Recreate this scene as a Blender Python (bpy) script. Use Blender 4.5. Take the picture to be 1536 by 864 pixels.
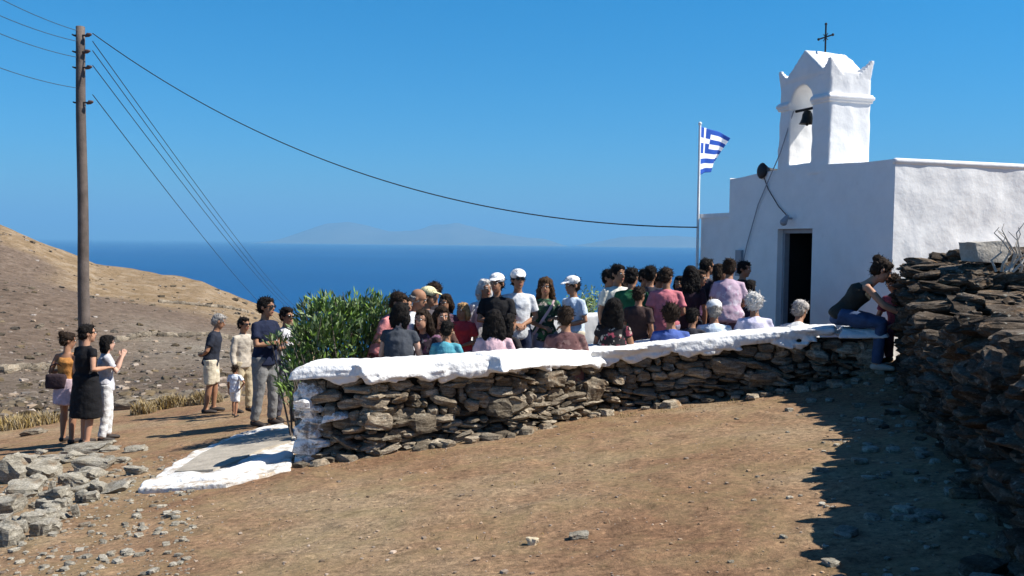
import bpy, bmesh, math, random
from math import radians as R, sin, cos, pi
from mathutils import Vector, Matrix, Euler, noise
random.seed(11)
C = bpy.context
for o in list(bpy.data.objects): bpy.data.objects.remove(o)
S = C.scene
# ------------------------------------------------------------------ camera
FPX = 1330.0
PITCH, ROLL = R(2.97), R(0.6)
cam = bpy.data.objects.new('camera', bpy.data.cameras.new('camera'))
S.collection.objects.link(cam); S.camera = cam
cam.data.sensor_width = 36; cam.data.lens = 36*FPX/1536
cam.data.clip_start = 0.05; cam.data.clip_end = 300000
RM = (Matrix.Rotation(pi/2-PITCH, 3, 'X') @ Matrix.Rotation(ROLL, 3, 'Z'))
cam.matrix_world = RM.to_4x4()
# ------------------------------------------------------------------ world, sun, exposure
SUN_EL = R(50); SUN_AZ = R(96)       # azimuth clockwise from +Y
w = bpy.data.worlds.new('World'); S.world = w; w.use_nodes = True
nt = w.node_tree; bg = nt.nodes['Background']
sky = nt.nodes.new('ShaderNodeTexSky'); sky.sky_type = 'NISHITA'; sky.sun_disc = False
sky.sun_elevation = SUN_EL; sky.sun_rotation = SUN_AZ
sky.altitude = 300; sky.air_density = 1.0; sky.dust_density = 0.3; sky.ozone_density = 4.0
hs = nt.nodes.new('ShaderNodeHueSaturation'); hs.inputs['Saturation'].default_value = 1.32
mt_ = nt.nodes.new('ShaderNodeMix'); mt_.data_type = 'RGBA'; mt_.blend_type = 'MULTIPLY'; mt_.inputs[0].default_value = 1
wtc = nt.nodes.new('ShaderNodeTexCoord'); wsx = nt.nodes.new('ShaderNodeSeparateXYZ'); wr = nt.nodes.new('ShaderNodeValToRGB')
nt.links.new(wtc.outputs['Generated'], wsx.inputs[0]); nt.links.new(wsx.outputs[2], wr.inputs[0]); nt.links.new(wr.outputs[0], mt_.inputs[7])
wr.color_ramp.elements[0].position = 0.0; wr.color_ramp.elements[0].color = (.30, .44, .54, 1)
wr.color_ramp.elements[1].position = .5; wr.color_ramp.elements[1].color = (.32, .40, .50, 1)
for p_, c_ in ((.10, (.19, .56, .72, 1)), (.26, (.06, .70, .80, 1))):
    e_ = wr.color_ramp.elements.new(p_); e_.color = c_
nt.links.new(sky.outputs[0], hs.inputs['Color']); nt.links.new(hs.outputs[0], mt_.inputs[6])
nt.links.new(mt_.outputs[2], bg.inputs[0]); bg.inputs[1].default_value = 0.10
sl = bpy.data.lights.new('sun', 'SUN'); sl.energy = 5.0; sl.angle = R(0.5); sl.color = (1, .95, .87)
so = bpy.data.objects.new('sun', sl); S.collection.objects.link(so)
SV = Vector((cos(SUN_EL)*sin(SUN_AZ), cos(SUN_EL)*cos(SUN_AZ), sin(SUN_EL)))
so.rotation_euler = SV.to_track_quat('Z', 'Y').to_euler()
so.location = (0, 0, 60)
S.view_settings.view_transform = 'Standard'; S.view_settings.look = 'None'
S.view_settings.exposure = 0.80; S.view_settings.gamma = 1
S.render.engine = 'CYCLES'
# ------------------------------------------------------------------ helpers
def P(px, py, D):
    d = RM @ Vector(((px-768)/FPX, (432-py)/FPX, -1))
    return d*(D/d.y)
def plane_z(X, Y): return -1.34+.12*X-.07*Y
def PG(px, py):
    d = RM @ Vector(((px-768)/FPX, (432-py)/FPX, -1))
    t = -1.34/(d.z-.12*d.x+.07*d.y)
    return d*t
def sstep(a, b, x):
    t = max(0, min(1, (x-a)/(b-a))); return t*t*(3-2*t)
def lerp(a, b, t): return a+(b-a)*t
def interp(xs, ys, x):
    if x <= xs[0]: return ys[0]
    for i in range(1, len(xs)):
        if x <= xs[i]:
            return lerp(ys[i-1], ys[i], (x-xs[i-1])/(xs[i]-xs[i-1]))
    return ys[-1]
WX = lambda Y: 2.9+(Y-5)*.345                 # left face line of the tall right-hand wall
FY = [14, 18, 30, 60, 120, 200, 260, 400, 800, 2500]
FU = [-.9, -.577, -.47, -.35, -.30, -.247, -.15, 0, .6]
FT = [[-3.1,-3.9,-5.6,-8.5,-8,1,13,-10,-110,-160],
      [-3.1,-3.9,-5.8,-9.6,-12.5,-7,4.0,-22,-110,-160],
      [-2.9,-3.6,-5.7,-9.8,-13.6,-12.6,-8.2,-40,-110,-160],
      [-2.6,-3.3,-5.5,-9.4,-14.0,-15.8,-11.2,-45,-110,-160],
      [-2.5,-3.2,-5.6,-9.6,-14.5,-17.5,-16.0,-50,-110,-160],
      [-2.5,-3.2,-6.2,-11.5,-17.5,-21.5,-22.5,-55,-110,-160],
      [-2.5,-3.4,-9,-20,-33,-46,-56,-75,-115,-160],
      [-2.4,-3.8,-12,-25,-45,-62,-72,-88,-118,-160],
      [-2.0,-3.8,-12,-25,-45,-62,-72,-88,-118,-160]]
def farz(X, Y):
    Y = max(Y, 14); u = X/Y
    lg = math.log
    a = [interp([lg(v) for v in FY], r, lg(Y)) for r in FT]
    z = interp(FU, a, u)
    k = sstep(20, 90, Y)
    if k > 0:
        z += k*(noise.fractal(Vector((X*.018, Y*.018, 1)), 1, 2, 5)*2.2*min(1, Y/150)
              + noise.noise(Vector((X*.12, Y*.12, 4)))*.35)
    return z
def G(X, Y):
    p = plane_z(X, Y)
    p += .22*math.exp(-((X-4.25)**2+(Y-9.9)**2)/.7)
    if Y < 13:
        k = sstep(.25, .9, X-WX(Y))*sstep(13, 11, Y)
        p = lerp(p, max(p, -.55), k)
    e0_ = 16.0-1.3*sstep(-.42, -.55, X/max(Y, 1)); t = sstep(e0_, e0_+2.6, Y - .25*noise.noise(Vector((X*.4, 0, 0))))
    tl = sstep(-11, -15, X)
    if t > 0: p = lerp(p, farz(X, Y), t)
    return p
def new_mat(name, base, rough=.85, var=.25, scale=6, bump=.3, bscale=40, col2=None, spec=.25, island=0, detail=6):
    m = bpy.data.materials.new(name); m.use_nodes = True
    n = m.node_tree.nodes; l = m.node_tree.links; b = n['Principled BSDF']
    b.inputs['Roughness'].default_value = rough; b.inputs['Specular IOR Level'].default_value = spec
    tc = n.new('ShaderNodeTexCoord')
    nz = n.new('ShaderNodeTexNoise'); nz.inputs['Scale'].default_value = scale; nz.inputs['Detail'].default_value = detail
    nz.inputs['Roughness'].default_value = .65
    l.new(tc.outputs['Object'], nz.inputs['Vector'])
    cr = n.new('ShaderNodeValToRGB')
    c2 = col2 or [c*(1-var) for c in base]; c1 = [min(1, c*(1+var*.6)) for c in base] if not col2 else base
    cr.color_ramp.elements[0].color = (*c2, 1); cr.color_ramp.elements[1].color = (*c1, 1)
    cr.color_ramp.elements[0].position = .34; cr.color_ramp.elements[1].position = .66
    l.new(nz.outputs[0], cr.inputs[0])
    out = cr.outputs[0]
    if island:
        ge = n.new('ShaderNodeNewGeometry'); hv = n.new('ShaderNodeHueSaturation')
        mr = n.new('ShaderNodeMapRange'); mr.inputs['To Min'].default_value = 1-island; mr.inputs['To Max'].default_value = 1+island
        l.new(ge.outputs['Random Per Island'], mr.inputs[0]); l.new(mr.outputs[0], hv.inputs['Value'])
        mr2 = n.new('ShaderNodeMath'); mr2.operation = 'MULTIPLY_ADD'; mr2.inputs[1].default_value = .6; mr2.inputs[2].default_value = .6
        mr3 = n.new('ShaderNodeMath'); mr3.operation = 'FRACT'; mr4 = n.new('ShaderNodeMath'); mr4.operation = 'MULTIPLY'; mr4.inputs[1].default_value = 17.3
        l.new(ge.outputs['Random Per Island'], mr4.inputs[0]); l.new(mr4.outputs[0], mr3.inputs[0]); l.new(mr3.outputs[0], mr2.inputs[0])
        l.new(mr2.outputs[0], hv.inputs['Saturation']); l.new(out, hv.inputs['Color']); out = hv.outputs[0]
    l.new(out, b.inputs['Base Color'])
    if bump:
        n2 = n.new('ShaderNodeTexNoise'); n2.inputs['Scale'].default_value = bscale; n2.inputs['Detail'].default_value = 8
        l.new(tc.outputs['Object'], n2.inputs['Vector'])
        bp = n.new('ShaderNodeBump'); bp.inputs['Strength'].default_value = bump; bp.inputs['Distance'].default_value = .02
        l.new(n2.outputs[0], bp.inputs['Height']); l.new(bp.outputs[0], b.inputs['Normal'])
    return m
def tag(o, label=None, cat=None, group=None, kind=None):
    if label: o['label'] = label
    if cat: o['category'] = cat
    if group: o['group'] = group
    if kind: o['kind'] = kind
    return o
def empty(name, loc, rz=0):
    o = bpy.data.objects.new(name, None); S.collection.objects.link(o)
    o.location = loc; o.rotation_euler = (0, 0, rz); o.empty_display_size = .2
    return o
class MB:
    def __init__(s): s.v = []; s.f = []; s.m = []
    def add(s, vs, fs, mi=0):
        k = len(s.v); s.v += [tuple(v) for v in vs]
        s.f += [tuple(i+k for i in f) for f in fs]; s.m += [mi]*len(fs)
    def box(s, c, size, rz=0, mi=0, M=None):
        c = Vector(c); h = Vector(size)/2
        rot = M or Matrix.Rotation(rz, 3, 'Z')
        vs = [c+rot@Vector((sx*h.x, sy*h.y, sz*h.z)) for sx in (-1,1) for sy in (-1,1) for sz in (-1,1)]
        s.add(vs, [(0,1,3,2),(4,6,7,5),(0,4,5,1),(2,3,7,6),(0,2,6,4),(1,5,7,3)], mi)
    def prism(s, poly, z0, z1, mi=0):     # poly list of (x,y) counter-clockwise
        n = len(poly)
        z0f = z0 if callable(z0) else (lambda x, y: z0); z1f = z1 if callable(z1) else (lambda x, y: z1)
        vs = [(x, y, z0f(x, y)) for x, y in poly]+[(x, y, z1f(x, y)) for x, y in poly]
        s.add(vs, [tuple(range(n-1, -1, -1)), tuple(range(n, 2*n))]+[(i, (i+1) % n, n+(i+1) % n, n+i) for i in range(n)], mi)
    def tube(s, pts, rad, seg=10, ref=None, cap=1.0, mi=0):
        pts = [Vector(p) for p in pts]; rad = [(r, r) if not isinstance(r, tuple) else r for r in rad]
        ref = Vector(ref) if ref is not None else None
        P2, R2, T2 = [], [], []
        n = len(pts)
        tang = []
        for i in range(n):
            a = pts[max(0, i-1)]; b = pts[min(n-1, i+1)]
            t = (b-a); tang.append(t.normalized() if t.length > 1e-9 else Vector((0,0,1)))
        def extra(i, sgn):
            t = tang[i]*sgn; r = min(rad[i])*cap
            return [(pts[i]+t*r*.5, tuple(q*.85 for q in rad[i]), tang[i]), (pts[i]+t*r*.85, tuple(q*.5 for q in rad[i]), tang[i])]
        rows = [(pts[i], rad[i], tang[i]) for i in range(n)]
        if cap > 0: rows = extra(0, -1)[::-1]+rows+extra(n-1, 1)
        vs = []
        side = None
        for p, r, t in rows:
            rf = ref if ref is not None else (side if side is not None else (Vector((1,0,0)) if abs(t.x) < .8 else Vector((0,1,0))))
            sd = rf-t*rf.dot(t)
            if sd.length < 1e-4: sd = t.orthogonal()
            sd.normalize(); side = sd; ot = t.cross(sd)
            for k in range(seg):
                a = 2*pi*k/seg; vs.append(p+sd*cos(a)*r[0]+ot*sin(a)*r[1])
        m = len(rows); fs = []
        for i in range(m-1):
            for k in range(seg):
                fs.append((i*seg+k, i*seg+(k+1) % seg, (i+1)*seg+(k+1) % seg, (i+1)*seg+k))
        fs.append(tuple(range(seg-1, -1, -1))); fs.append(tuple((m-1)*seg+k for k in range(seg)))
        s.add(vs, fs, mi)
    def ell(s, c, r, M=None, nu=12, nv=8, mi=0):
        c = Vector(c); vs = [Vector((0,0,-1))]; fs = []
        for j in range(1, nv):
            a = -pi/2+pi*j/nv
            for i in range(nu):
                b = 2*pi*i/nu; vs.append(Vector((cos(a)*cos(b), cos(a)*sin(b), sin(a))))
        vs.append(Vector((0,0,1))); L = len(vs)-1
        for i in range(nu):
            fs.append((0, 1+(i+1) % nu, 1+i)); fs.append((L, 1+(nv-2)*nu+i, 1+(nv-2)*nu+(i+1) % nu))
            for j in range(nv-2):
                fs.append((1+j*nu+i, 1+j*nu+(i+1) % nu, 1+(j+1)*nu+(i+1) % nu, 1+(j+1)*nu+i))
        vs = [Vector((v.x*r[0], v.y*r[1], v.z*r[2])) for v in vs]
        if M: vs = [M@v for v in vs]
        s.add([c+v for v in vs], fs, mi)
    def mesh(s, name, mats):
        me = bpy.data.meshes.new(name); me.from_pydata(s.v, [], s.f)
        for m in (mats if isinstance(mats, (list, tuple)) else [mats]): me.materials.append(m)
        me.polygons.foreach_set('material_index', s.m); me.update()
        return me
    def build(s, name, mats, parent=None, smooth=False, loc=None):
        me = s.mesh(name, mats)
        if smooth: me.polygons.foreach_set('use_smooth', [True]*len(me.polygons))
        o = bpy.data.objects.new(name, me); S.collection.objects.link(o)
        if parent: o.parent = parent
        if loc: o.location = loc
        return o
def remesh(me, vox, smooth_it=2, namp=0, nscale=20, f=.5):
    """voxel-union a mesh and return a new smooth mesh"""
    o = bpy.data.objects.new('tmp', me); S.collection.objects.link(o)
    r = o.modifiers.new('r', 'REMESH'); r.mode = 'VOXEL'; r.voxel_size = vox; r.use_smooth_shade = True
    if smooth_it:
        q = o.modifiers.new('s', 'SMOOTH'); q.iterations = smooth_it; q.factor = f
    C.view_layer.update()
    ev = o.evaluated_get(C.evaluated_depsgraph_get())
    m2 = bpy.data.meshes.new_from_object(ev)
    mats = list(me.materials)
    bpy.data.objects.remove(o); bpy.data.meshes.remove(me)
    m2.materials.clear()
    for k in mats: m2.materials.append(k)
    m2.polygons.foreach_set('material_index', [0]*len(m2.polygons))
    if namp:
        ns = [v.normal.copy() for v in m2.vertices]
        for v, nn in zip(m2.vertices, ns):
            v.co += nn*noise.noise(v.co*nscale)*namp
    m2.polygons.foreach_set('use_smooth', [True]*len(m2.polygons)); m2.update()
    return m2
def obj(name, me, parent=None, loc=None):
    o = bpy.data.objects.new(name, me); S.collection.objects.link(o)
    if parent: o.parent = parent
    if loc: o.location = loc
    return o
# stone template
def _tmpl(k):
    vs = {}; out = []; fs = []
    def vid(p):
        key = tuple(round(c, 5) for c in p)
        if key not in vs: vs[key] = len(out); out.append(Vector(p))
        return vs[key]
    for ax in range(3):
        for sg in (-1, 1):
            for i in range(k):
                for j in range(k):
                    q = []
                    for (a, b) in ((i, j), (i+1, j), (i+1, j+1), (i, j+1)):
                        p = [0, 0, 0]; p[ax] = sg; p[(ax+1) % 3] = -1+2*a/k; p[(ax+2) % 3] = -1+2*b/k
                        q.append(vid(p))
                    fs.append(tuple(q) if sg > 0 else tuple(q[::-1]))
    return out, fs
T3 = _tmpl(3); T5 = _tmpl(5); T2 = _tmpl(2)
def stone(mb, c, size, M=None, rnd=.45, rough=.14, T=T3, mi=0, rg=random):
    vs, fs = T; off = Vector((rg.uniform(0, 900), rg.uniform(0, 900), rg.uniform(0, 900)))
    h = Vector(size)/2; tp = rg.uniform(-.25, .25); tq = rg.uniform(-.25, .25); c = Vector(c)
    o = []; fine = len(vs) > 100
    for v in vs:
        sp = v.normalized()*1.15
        p = v.lerp(sp, rnd)
        n = noise.noise_vector(p*1.1+off)*rough*1.8 + noise.noise_vector(p*3+off)*rough*.6
        p = p+n
        if fine: p = p+noise.noise_vector(p*6+off)*rough*.3+Vector((0, 0, noise.noise(p*2.2-off)*rough*.5))
        p = Vector((p.x*(1+tp*p.z), p.y*(1+tq*p.z), p.z*(1+tp*p.x*.7)))
        p = Vector((p.x*h.x, p.y*h.y, p.z*h.z))
        o.append(c+(M@p if M else p))
    mb.add(o, fs, mi)
# ------------------------------------------------------------------ materials
def ground_mat():
    m = bpy.data.materials.new('soil'); m.use_nodes = True
    n = m.node_tree.nodes; l = m.node_tree.links; b = n['Principled BSDF']
    b.inputs['Roughness'].default_value = .95; b.inputs['Specular IOR Level'].default_value = .1
    tc = n.new('ShaderNodeTexCoord')
    def nz(sc, det=8, ro=.6, dist=0):
        q = n.new('ShaderNodeTexNoise'); q.inputs['Scale'].default_value = sc; q.inputs['Detail'].default_value = det
        q.inputs['Roughness'].default_value = ro; q.inputs['Distortion'].default_value = dist
        l.new(tc.outputs['Object'], q.inputs['Vector']); return q
    def ramp(src, e):
        r = n.new('ShaderNodeValToRGB'); r.color_ramp.elements[0].position = e[0][0]; r.color_ramp.elements[0].color = (*e[0][1], 1)
        r.color_ramp.elements[1].position = e[-1][0]; r.color_ramp.elements[1].color = (*e[-1][1], 1)
        for p, c in e[1:-1]:
            k = r.color_ramp.elements.new(p); k.color = (*c, 1)
        l.new(src, r.inputs[0]); return r
    def mix(f, a, bb, mode='MIX'):
        x = n.new('ShaderNodeMix'); x.data_type = 'RGBA'; x.blend_type = mode
        if isinstance(f, float): x.inputs[0].default_value = f
        else: l.new(f, x.inputs[0])
        l.new(a, x.inputs[6]); l.new(bb, x.inputs[7]); return x.outputs[2]
    big = ramp(nz(.55, 4).outputs[0], [(.36, (.225, .133, .078)), (.5, (.28, .18, .108)), (.64, (.30, .22, .138))])
    fine = ramp(nz(22, 10, .75).outputs[0], [(.33, (.22, .20, .19)), (.46, (.82, .82, .82)), (.56, (1.08, 1.07, 1.05)), (.68, (1.85, 1.85, 1.8))])
    c = mix(.85, big.outputs[0], fine.outputs[0], 'MULTIPLY')
    grit = ramp(nz(75, 4, .8).outputs[0], [(.33, (.35, .33, .33)), (.46, (1, 1, 1)), (.60, (1, 1, 1)), (.70, (1.7, 1.7, 1.65))])
    c = mix(.8, c, grit.outputs[0], 'MULTIPLY')
    c = mix(.9, c, ramp(nz(5.5, 7, .75, .3).outputs[0], [(.30, (.62, .60, .58)), (.48, (1, 1, 1)), (.70, (1.22, 1.2, 1.18))]).outputs[0], 'MULTIPLY')
    patch = ramp(nz(1.6, 6, .7, .4).outputs[0], [(.46, (0, 0, 0)), (.60, (1, 1, 1))])
    ol = n.new('ShaderNodeRGB'); ol.outputs[0].default_value = (.25, .20, .10, 1)
    pm = n.new('ShaderNodeMath'); pm.operation = 'MULTIPLY'; pm.inputs[1].default_value = .35; l.new(patch.outputs[0], pm.inputs[0])
    c = mix(pm.outputs[0], c, ol.outputs[0])
    l.new(c, b.inputs['Base Color'])
    bp = n.new('ShaderNodeBump'); bp.inputs['Strength'].default_value = .7; bp.inputs['Distance'].default_value = .03
    ad = n.new('ShaderNodeMath'); ad.operation = 'MULTIPLY_ADD'; ad.inputs[1].default_value = .35
    l.new(nz(70, 6, .8).outputs[0], ad.inputs[0]); l.new(nz(14, 8, .7).outputs[0], ad.inputs[2])
    l.new(ad.outputs[0], bp.inputs['Height']); l.new(bp.outputs[0], b.inputs['Normal'])
    return m
def hill_mat():
    m = bpy.data.materials.new('dry_hillside'); m.use_nodes = True
    n = m.node_tree.nodes; l = m.node_tree.links; b = n['Principled BSDF']
    b.inputs['Roughness'].default_value = .95; b.inputs['Specular IOR Level'].default_value = .05
    tc = n.new('ShaderNodeTexCoord')
    def nz(sc, det=8, ro=.6, vec=None):
        q = n.new('ShaderNodeTexNoise'); q.inputs['Scale'].default_value = sc; q.inputs['Detail'].default_value = det
        q.inputs['Roughness'].default_value = ro; l.new(vec or tc.outputs['Object'], q.inputs['Vector']); return q.outputs[0]
    def ramp(src, e):
        r = n.new('ShaderNodeValToRGB'); r.color_ramp.elements[0].position = e[0][0]; r.color_ramp.elements[0].color = (*e[0][1], 1)
        r.color_ramp.elements[1].position = e[-1][0]; r.color_ramp.elements[1].color = (*e[-1][1], 1)
        for p, c in e[1:-1]:
            k = r.color_ramp.elements.new(p); k.color = (*c, 1)
        l.new(src, r.inputs[0]); return r.outputs[0]
    def mix(f, a, bb, mode='MIX'):
        x = n.new('ShaderNodeMix'); x.data_type = 'RGBA'; x.blend_type = mode
        if isinstance(f, float): x.inputs[0].default_value = f
        else: l.new(f, x.inputs[0])
        l.new(a, x.inputs[6]); l.new(bb, x.inputs[7]); return x.outputs[2]
    at = n.new('ShaderNodeAttribute'); at.attribute_name = 'ochre'
    # the ochre factor: dry grass cover on the upper slope, scree and schist elsewhere
    ad = n.new('ShaderNodeMath'); ad.operation = 'MULTIPLY_ADD'; ad.inputs[1].default_value = .55
    l.new(nz(.035, 6), ad.inputs[0])
    sb = n.new('ShaderNodeMath'); sb.operation = 'SUBTRACT'; sb.inputs[1].default_value = .27
    l.new(at.outputs['Fac'], ad.inputs[2]); l.new(ad.outputs[0], sb.inputs[0])
    scree = ramp(nz(.5, 10, .75), [(.3, (.10, .072, .052)), (.5, (.165, .12, .088)), (.7, (.25, .195, .15))])
    grass = ramp(nz(.25, 10, .75), [(.3, (.17, .115, .06)), (.5, (.26, .185, .11)), (.7, (.36, .29, .21))])
    base = mix(ramp(sb.outputs[0], [(.35, (0,0,0)), (.6, (1,1,1))]), scree, grass)
    # pale bare rock band and terracing lines
    mp = n.new('ShaderNodeMapping'); mp.inputs['Scale'].default_value = (.012, .05, .35); l.new(tc.outputs['Object'], mp.inputs[0])
    band = ramp(nz(1.6, 8, .7, mp.outputs[0]), [(.54, (0,0,0)), (.66, (1,1,1))])
    pale = ramp(nz(.9, 8, .8), [(.35, (.15, .13, .10)), (.65, (.40, .36, .29))])
    at2 = n.new('ShaderNodeAttribute'); at2.attribute_name = 'pale'
    pf = n.new('ShaderNodeMath'); pf.operation = 'MULTIPLY'; l.new(at2.outputs['Fac'], pf.inputs[0]); 
    pq = n.new('ShaderNodeMath'); pq.operation = 'MULTIPLY_ADD'; pq.inputs[1].default_value = .6; pq.inputs[2].default_value = .4
    l.new(band, pq.inputs[0]); l.new(pq.outputs[0], pf.inputs[1])
    base = mix(pf.outputs[0], base, pale)
    speck = ramp(nz(1.3, 4, .8), [(.36, (.35,.37,.33)), (.46, (1,1,1)), (.58, (1,1,1)), (.70, (1.55,1.5,1.45))])
    base = mix(.8, base, speck, 'MULTIPLY')
    l.new(base, b.inputs['Base Color'])
    bp = n.new('ShaderNodeBump'); bp.inputs['Strength'].default_value = .9; bp.inputs['Distance'].default_value = .6
    l.new(nz(.8, 8, .75), bp.inputs['Height']); l.new(bp.outputs[0], b.inputs['Normal'])
    return m
M_soil = ground_mat(); M_hill = hill_mat()
def rock_mat(name, c_lo, c_mid, c_hi, isl=.4):
    m = bpy.data.materials.new(name); m.use_nodes = True; n = m.node_tree.nodes; l = m.node_tree.links; b = n['Principled BSDF']
    b.inputs['Roughness'].default_value = .92; b.inputs['Specular IOR Level'].default_value = .12
    tc = n.new('ShaderNodeTexCoord'); ge = n.new('ShaderNodeNewGeometry')
    of = n.new('ShaderNodeVectorMath'); of.operation = 'ADD'; sc_ = n.new('ShaderNodeVectorMath'); sc_.operation = 'SCALE'; sc_.inputs[0].default_value = (31, 47, 13)
    l.new(ge.outputs['Random Per Island'], sc_.inputs['Scale']); l.new(tc.outputs['Object'], of.inputs[0]); l.new(sc_.outputs[0], of.inputs[1])
    def nz(sc, det, ro, stretch=None, dist=0):
        q = n.new('ShaderNodeTexNoise'); q.inputs['Scale'].default_value = sc; q.inputs['Detail'].default_value = det; q.inputs['Roughness'].default_value = ro; q.inputs['Distortion'].default_value = dist
        if stretch:
            mp = n.new('ShaderNodeMapping'); mp.inputs['Scale'].default_value = stretch; l.new(of.outputs[0], mp.inputs[0]); l.new(mp.outputs[0], q.inputs['Vector'])
        else: l.new(of.outputs[0], q.inputs['Vector'])
        return q.outputs[0]
    def ramp(src, e):
        r = n.new('ShaderNodeValToRGB'); r.color_ramp.elements[0].position = e[0][0]; r.color_ramp.elements[0].color = (*e[0][1], 1)
        r.color_ramp.elements[1].position = e[-1][0]; r.color_ramp.elements[1].color = (*e[-1][1], 1)
        for p, c in e[1:-1]:
            k = r.color_ramp.elements.new(p); k.color = (*c, 1)
        l.new(src, r.inputs[0]); return r.outputs[0]
    def mix(f, a, bb, mode='MIX'):
        x = n.new('ShaderNodeMix'); x.data_type = 'RGBA'; x.blend_type = mode
        if isinstance(f, float): x.inputs[0].default_value = f
        else: l.new(f, x.inputs[0])
        l.new(a, x.inputs[6]); l.new(bb, x.inputs[7]); return x.outputs[2]
    lay = nz(9, 9, .7, (.6, .6, 3.2), .3)
    c = ramp(lay, [(.32, c_lo), (.5, c_mid), (.68, c_hi)])
    rust = n.new('ShaderNodeRGB'); rust.outputs[0].default_value = (.26, .15, .07, 1)
    c = mix(ramp(nz(5, 5, .6), [(.56, (0, 0, 0)), (.70, (.55, .55, .55))]), c, rust.outputs[0])
    lich = n.new('ShaderNodeRGB'); lich.outputs[0].default_value = (.50, .48, .40, 1)
    c = mix(ramp(nz(24, 6, .7), [(.60, (0, 0, 0)), (.68, (.6, .6, .6))]), c, lich.outputs[0])
    c = mix(.75, c, ramp(nz(60, 5, .8), [(.36, (.35, .35, .35)), (.5, (1, 1, 1)), (.66, (1.4, 1.4, 1.4))]), 'MULTIPLY')
    hv = n.new('ShaderNodeHueSaturation'); mr = n.new('ShaderNodeMapRange'); mr.inputs['To Min'].default_value = 1-isl; mr.inputs['To Max'].default_value = 1+isl
    l.new(ge.outputs['Random Per Island'], mr.inputs[0]); l.new(mr.outputs[0], hv.inputs['Value']); l.new(c, hv.inputs['Color']); l.new(hv.outputs[0], b.inputs['Base Color'])
    ad = n.new('ShaderNodeMath'); ad.operation = 'MULTIPLY_ADD'; ad.inputs[1].default_value = .5
    l.new(nz(45, 8, .75), ad.inputs[0]); l.new(lay, ad.inputs[2])
    bp = n.new('ShaderNodeBump'); bp.inputs['Strength'].default_value = 1.0; bp.inputs['Distance'].default_value = .03
    l.new(ad.outputs[0], bp.inputs['Height']); l.new(bp.outputs[0], b.inputs['Normal'])
    return m
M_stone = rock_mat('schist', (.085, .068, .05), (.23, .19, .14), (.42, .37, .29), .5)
M_stone_shaded = rock_mat('shaded_schist', (.040, .030, .022), (.105, .080, .058), (.20, .165, .13), .5)  # schist darkened so the tall wall's deep shadow is in its colour
M_rubble = rock_mat('pale_schist', (.16, .14, .11), (.33, .30, .24), (.50, .47, .40), .32)
M_core = new_mat('wall_earth', (.035, .028, .022), 1, .3, 10, 0)
def white_mat(name, stain=.55, base=(.80, .80, .79), bump=.5, bs=9, dirt=(.42, .38, .33), sc=3.5):
    m = new_mat(name, base, .8, .05, 3, bump, bs, spec=.2)
    n = m.node_tree.nodes; l = m.node_tree.links; b = n['Principled BSDF']
    tc = [x for x in n if x.type == 'TEX_COORD'][0]
    q = n.new('ShaderNodeTexNoise'); q.inputs['Scale'].default_value = sc; q.inputs['Detail'].default_value = 10; q.inputs['Roughness'].default_value = .75
    l.new(tc.outputs['Object'], q.inputs['Vector'])
    r = n.new('ShaderNodeValToRGB'); r.color_ramp.elements[0].position = 1-stain*.62; r.color_ramp.elements[1].position = min(1, 1-stain*.62+.1)
    l.new(q.outputs[0], r.inputs[0])
    x = n.new('ShaderNodeMix'); x.data_type = 'RGBA'; x.inputs[7].default_value = (*dirt, 1)
    old = b.inputs['Base Color'].links[0].from_socket
    l.new(r.outputs[0], x.inputs[0]); l.new(old, x.inputs[6]); l.new(x.outputs[2], b.inputs['Base Color'])
    return m
M_white = white_mat('whitewash', .60, base=(.79, .79, .78), dirt=(.66, .65, .62), bump=.6, bs=7)
M_cap = white_mat('whitewash_on_stone', .70, base=(.74, .74, .73), bump=.9, bs=22, sc=9, dirt=(.50, .47, .42))
M_wstone = white_mat('patchy_whitewash', .86, bump=.8, bs=30, dirt=(.26, .22, .18), sc=7)
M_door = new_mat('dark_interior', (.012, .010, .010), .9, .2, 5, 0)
M_frame = new_mat('grey_painted_frame', (.30, .31, .34), .6, .1, 5, .1)
M_iron = new_mat('black_iron', (.02, .02, .022), .55, .2, 20, .1)
M_bronze = new_mat('bell_bronze', (.02, .018, .014), .5, .3, 12, .1)
M_wood = new_mat('weathered_pole_wood', (.13, .105, .09), .85, .35, 3, .5, 30)
M_cable = new_mat('cable_black', (.03, .035, .045), .6, .1, 5, 0)
M_wire = new_mat('thin_wire', (.05, .09, .14), .6, .1, 5, 0)
M_insul = new_mat('insulator_ceramic', (.10, .06, .05), .3, .1, 5, 0)
M_conc = new_mat('concrete', (.40, .37, .32), .9, .2, 6, .4, 40)
M_slate = new_mat('grey_paving', (.38, .34, .28), .9, .25, 5, .5, 30)
# ------------------------------------------------------------------ ground
def grid(name, xs, ys, zf, mat):
    mb = MB(); nx = len(xs)
    mb.v = [(x, y, zf(x, y)) for y in ys for x in xs]
    mb.f = [(j*nx+i, j*nx+i+1, (j+1)*nx+i+1, (j+1)*nx+i) for j in range(len(ys)-1) for i in range(nx-1)]
    mb.m = [0]*len(mb.f)
    return mb.build(name, mat, smooth=True)
def frange(a, b, n): return [a+(b-a)*i/(n-1) for i in range(n)]
def near_z(x, y):
    z = G(x, y)
    v = Vector((x, y, 0))
    z += noise.noise(v*1.3)*.02+noise.noise(v*5)*.010+noise.noise(v*14)*.006
    z += max(0, noise.noise(v*3.1+Vector((7, 7, 0)))-.25)*.05
    return z
xs = frange(-18, -7, 60)[:-1]+frange(-7, 5, 300)[:-1]+frange(5, 16, 50)
ys = frange(-5, 3, 40)[:-1]+frange(3, 12, 230)[:-1]+frange(12, 22, 120)
g = grid('ground', xs, ys, near_z, M_soil); tag(g, kind='structure')
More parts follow.
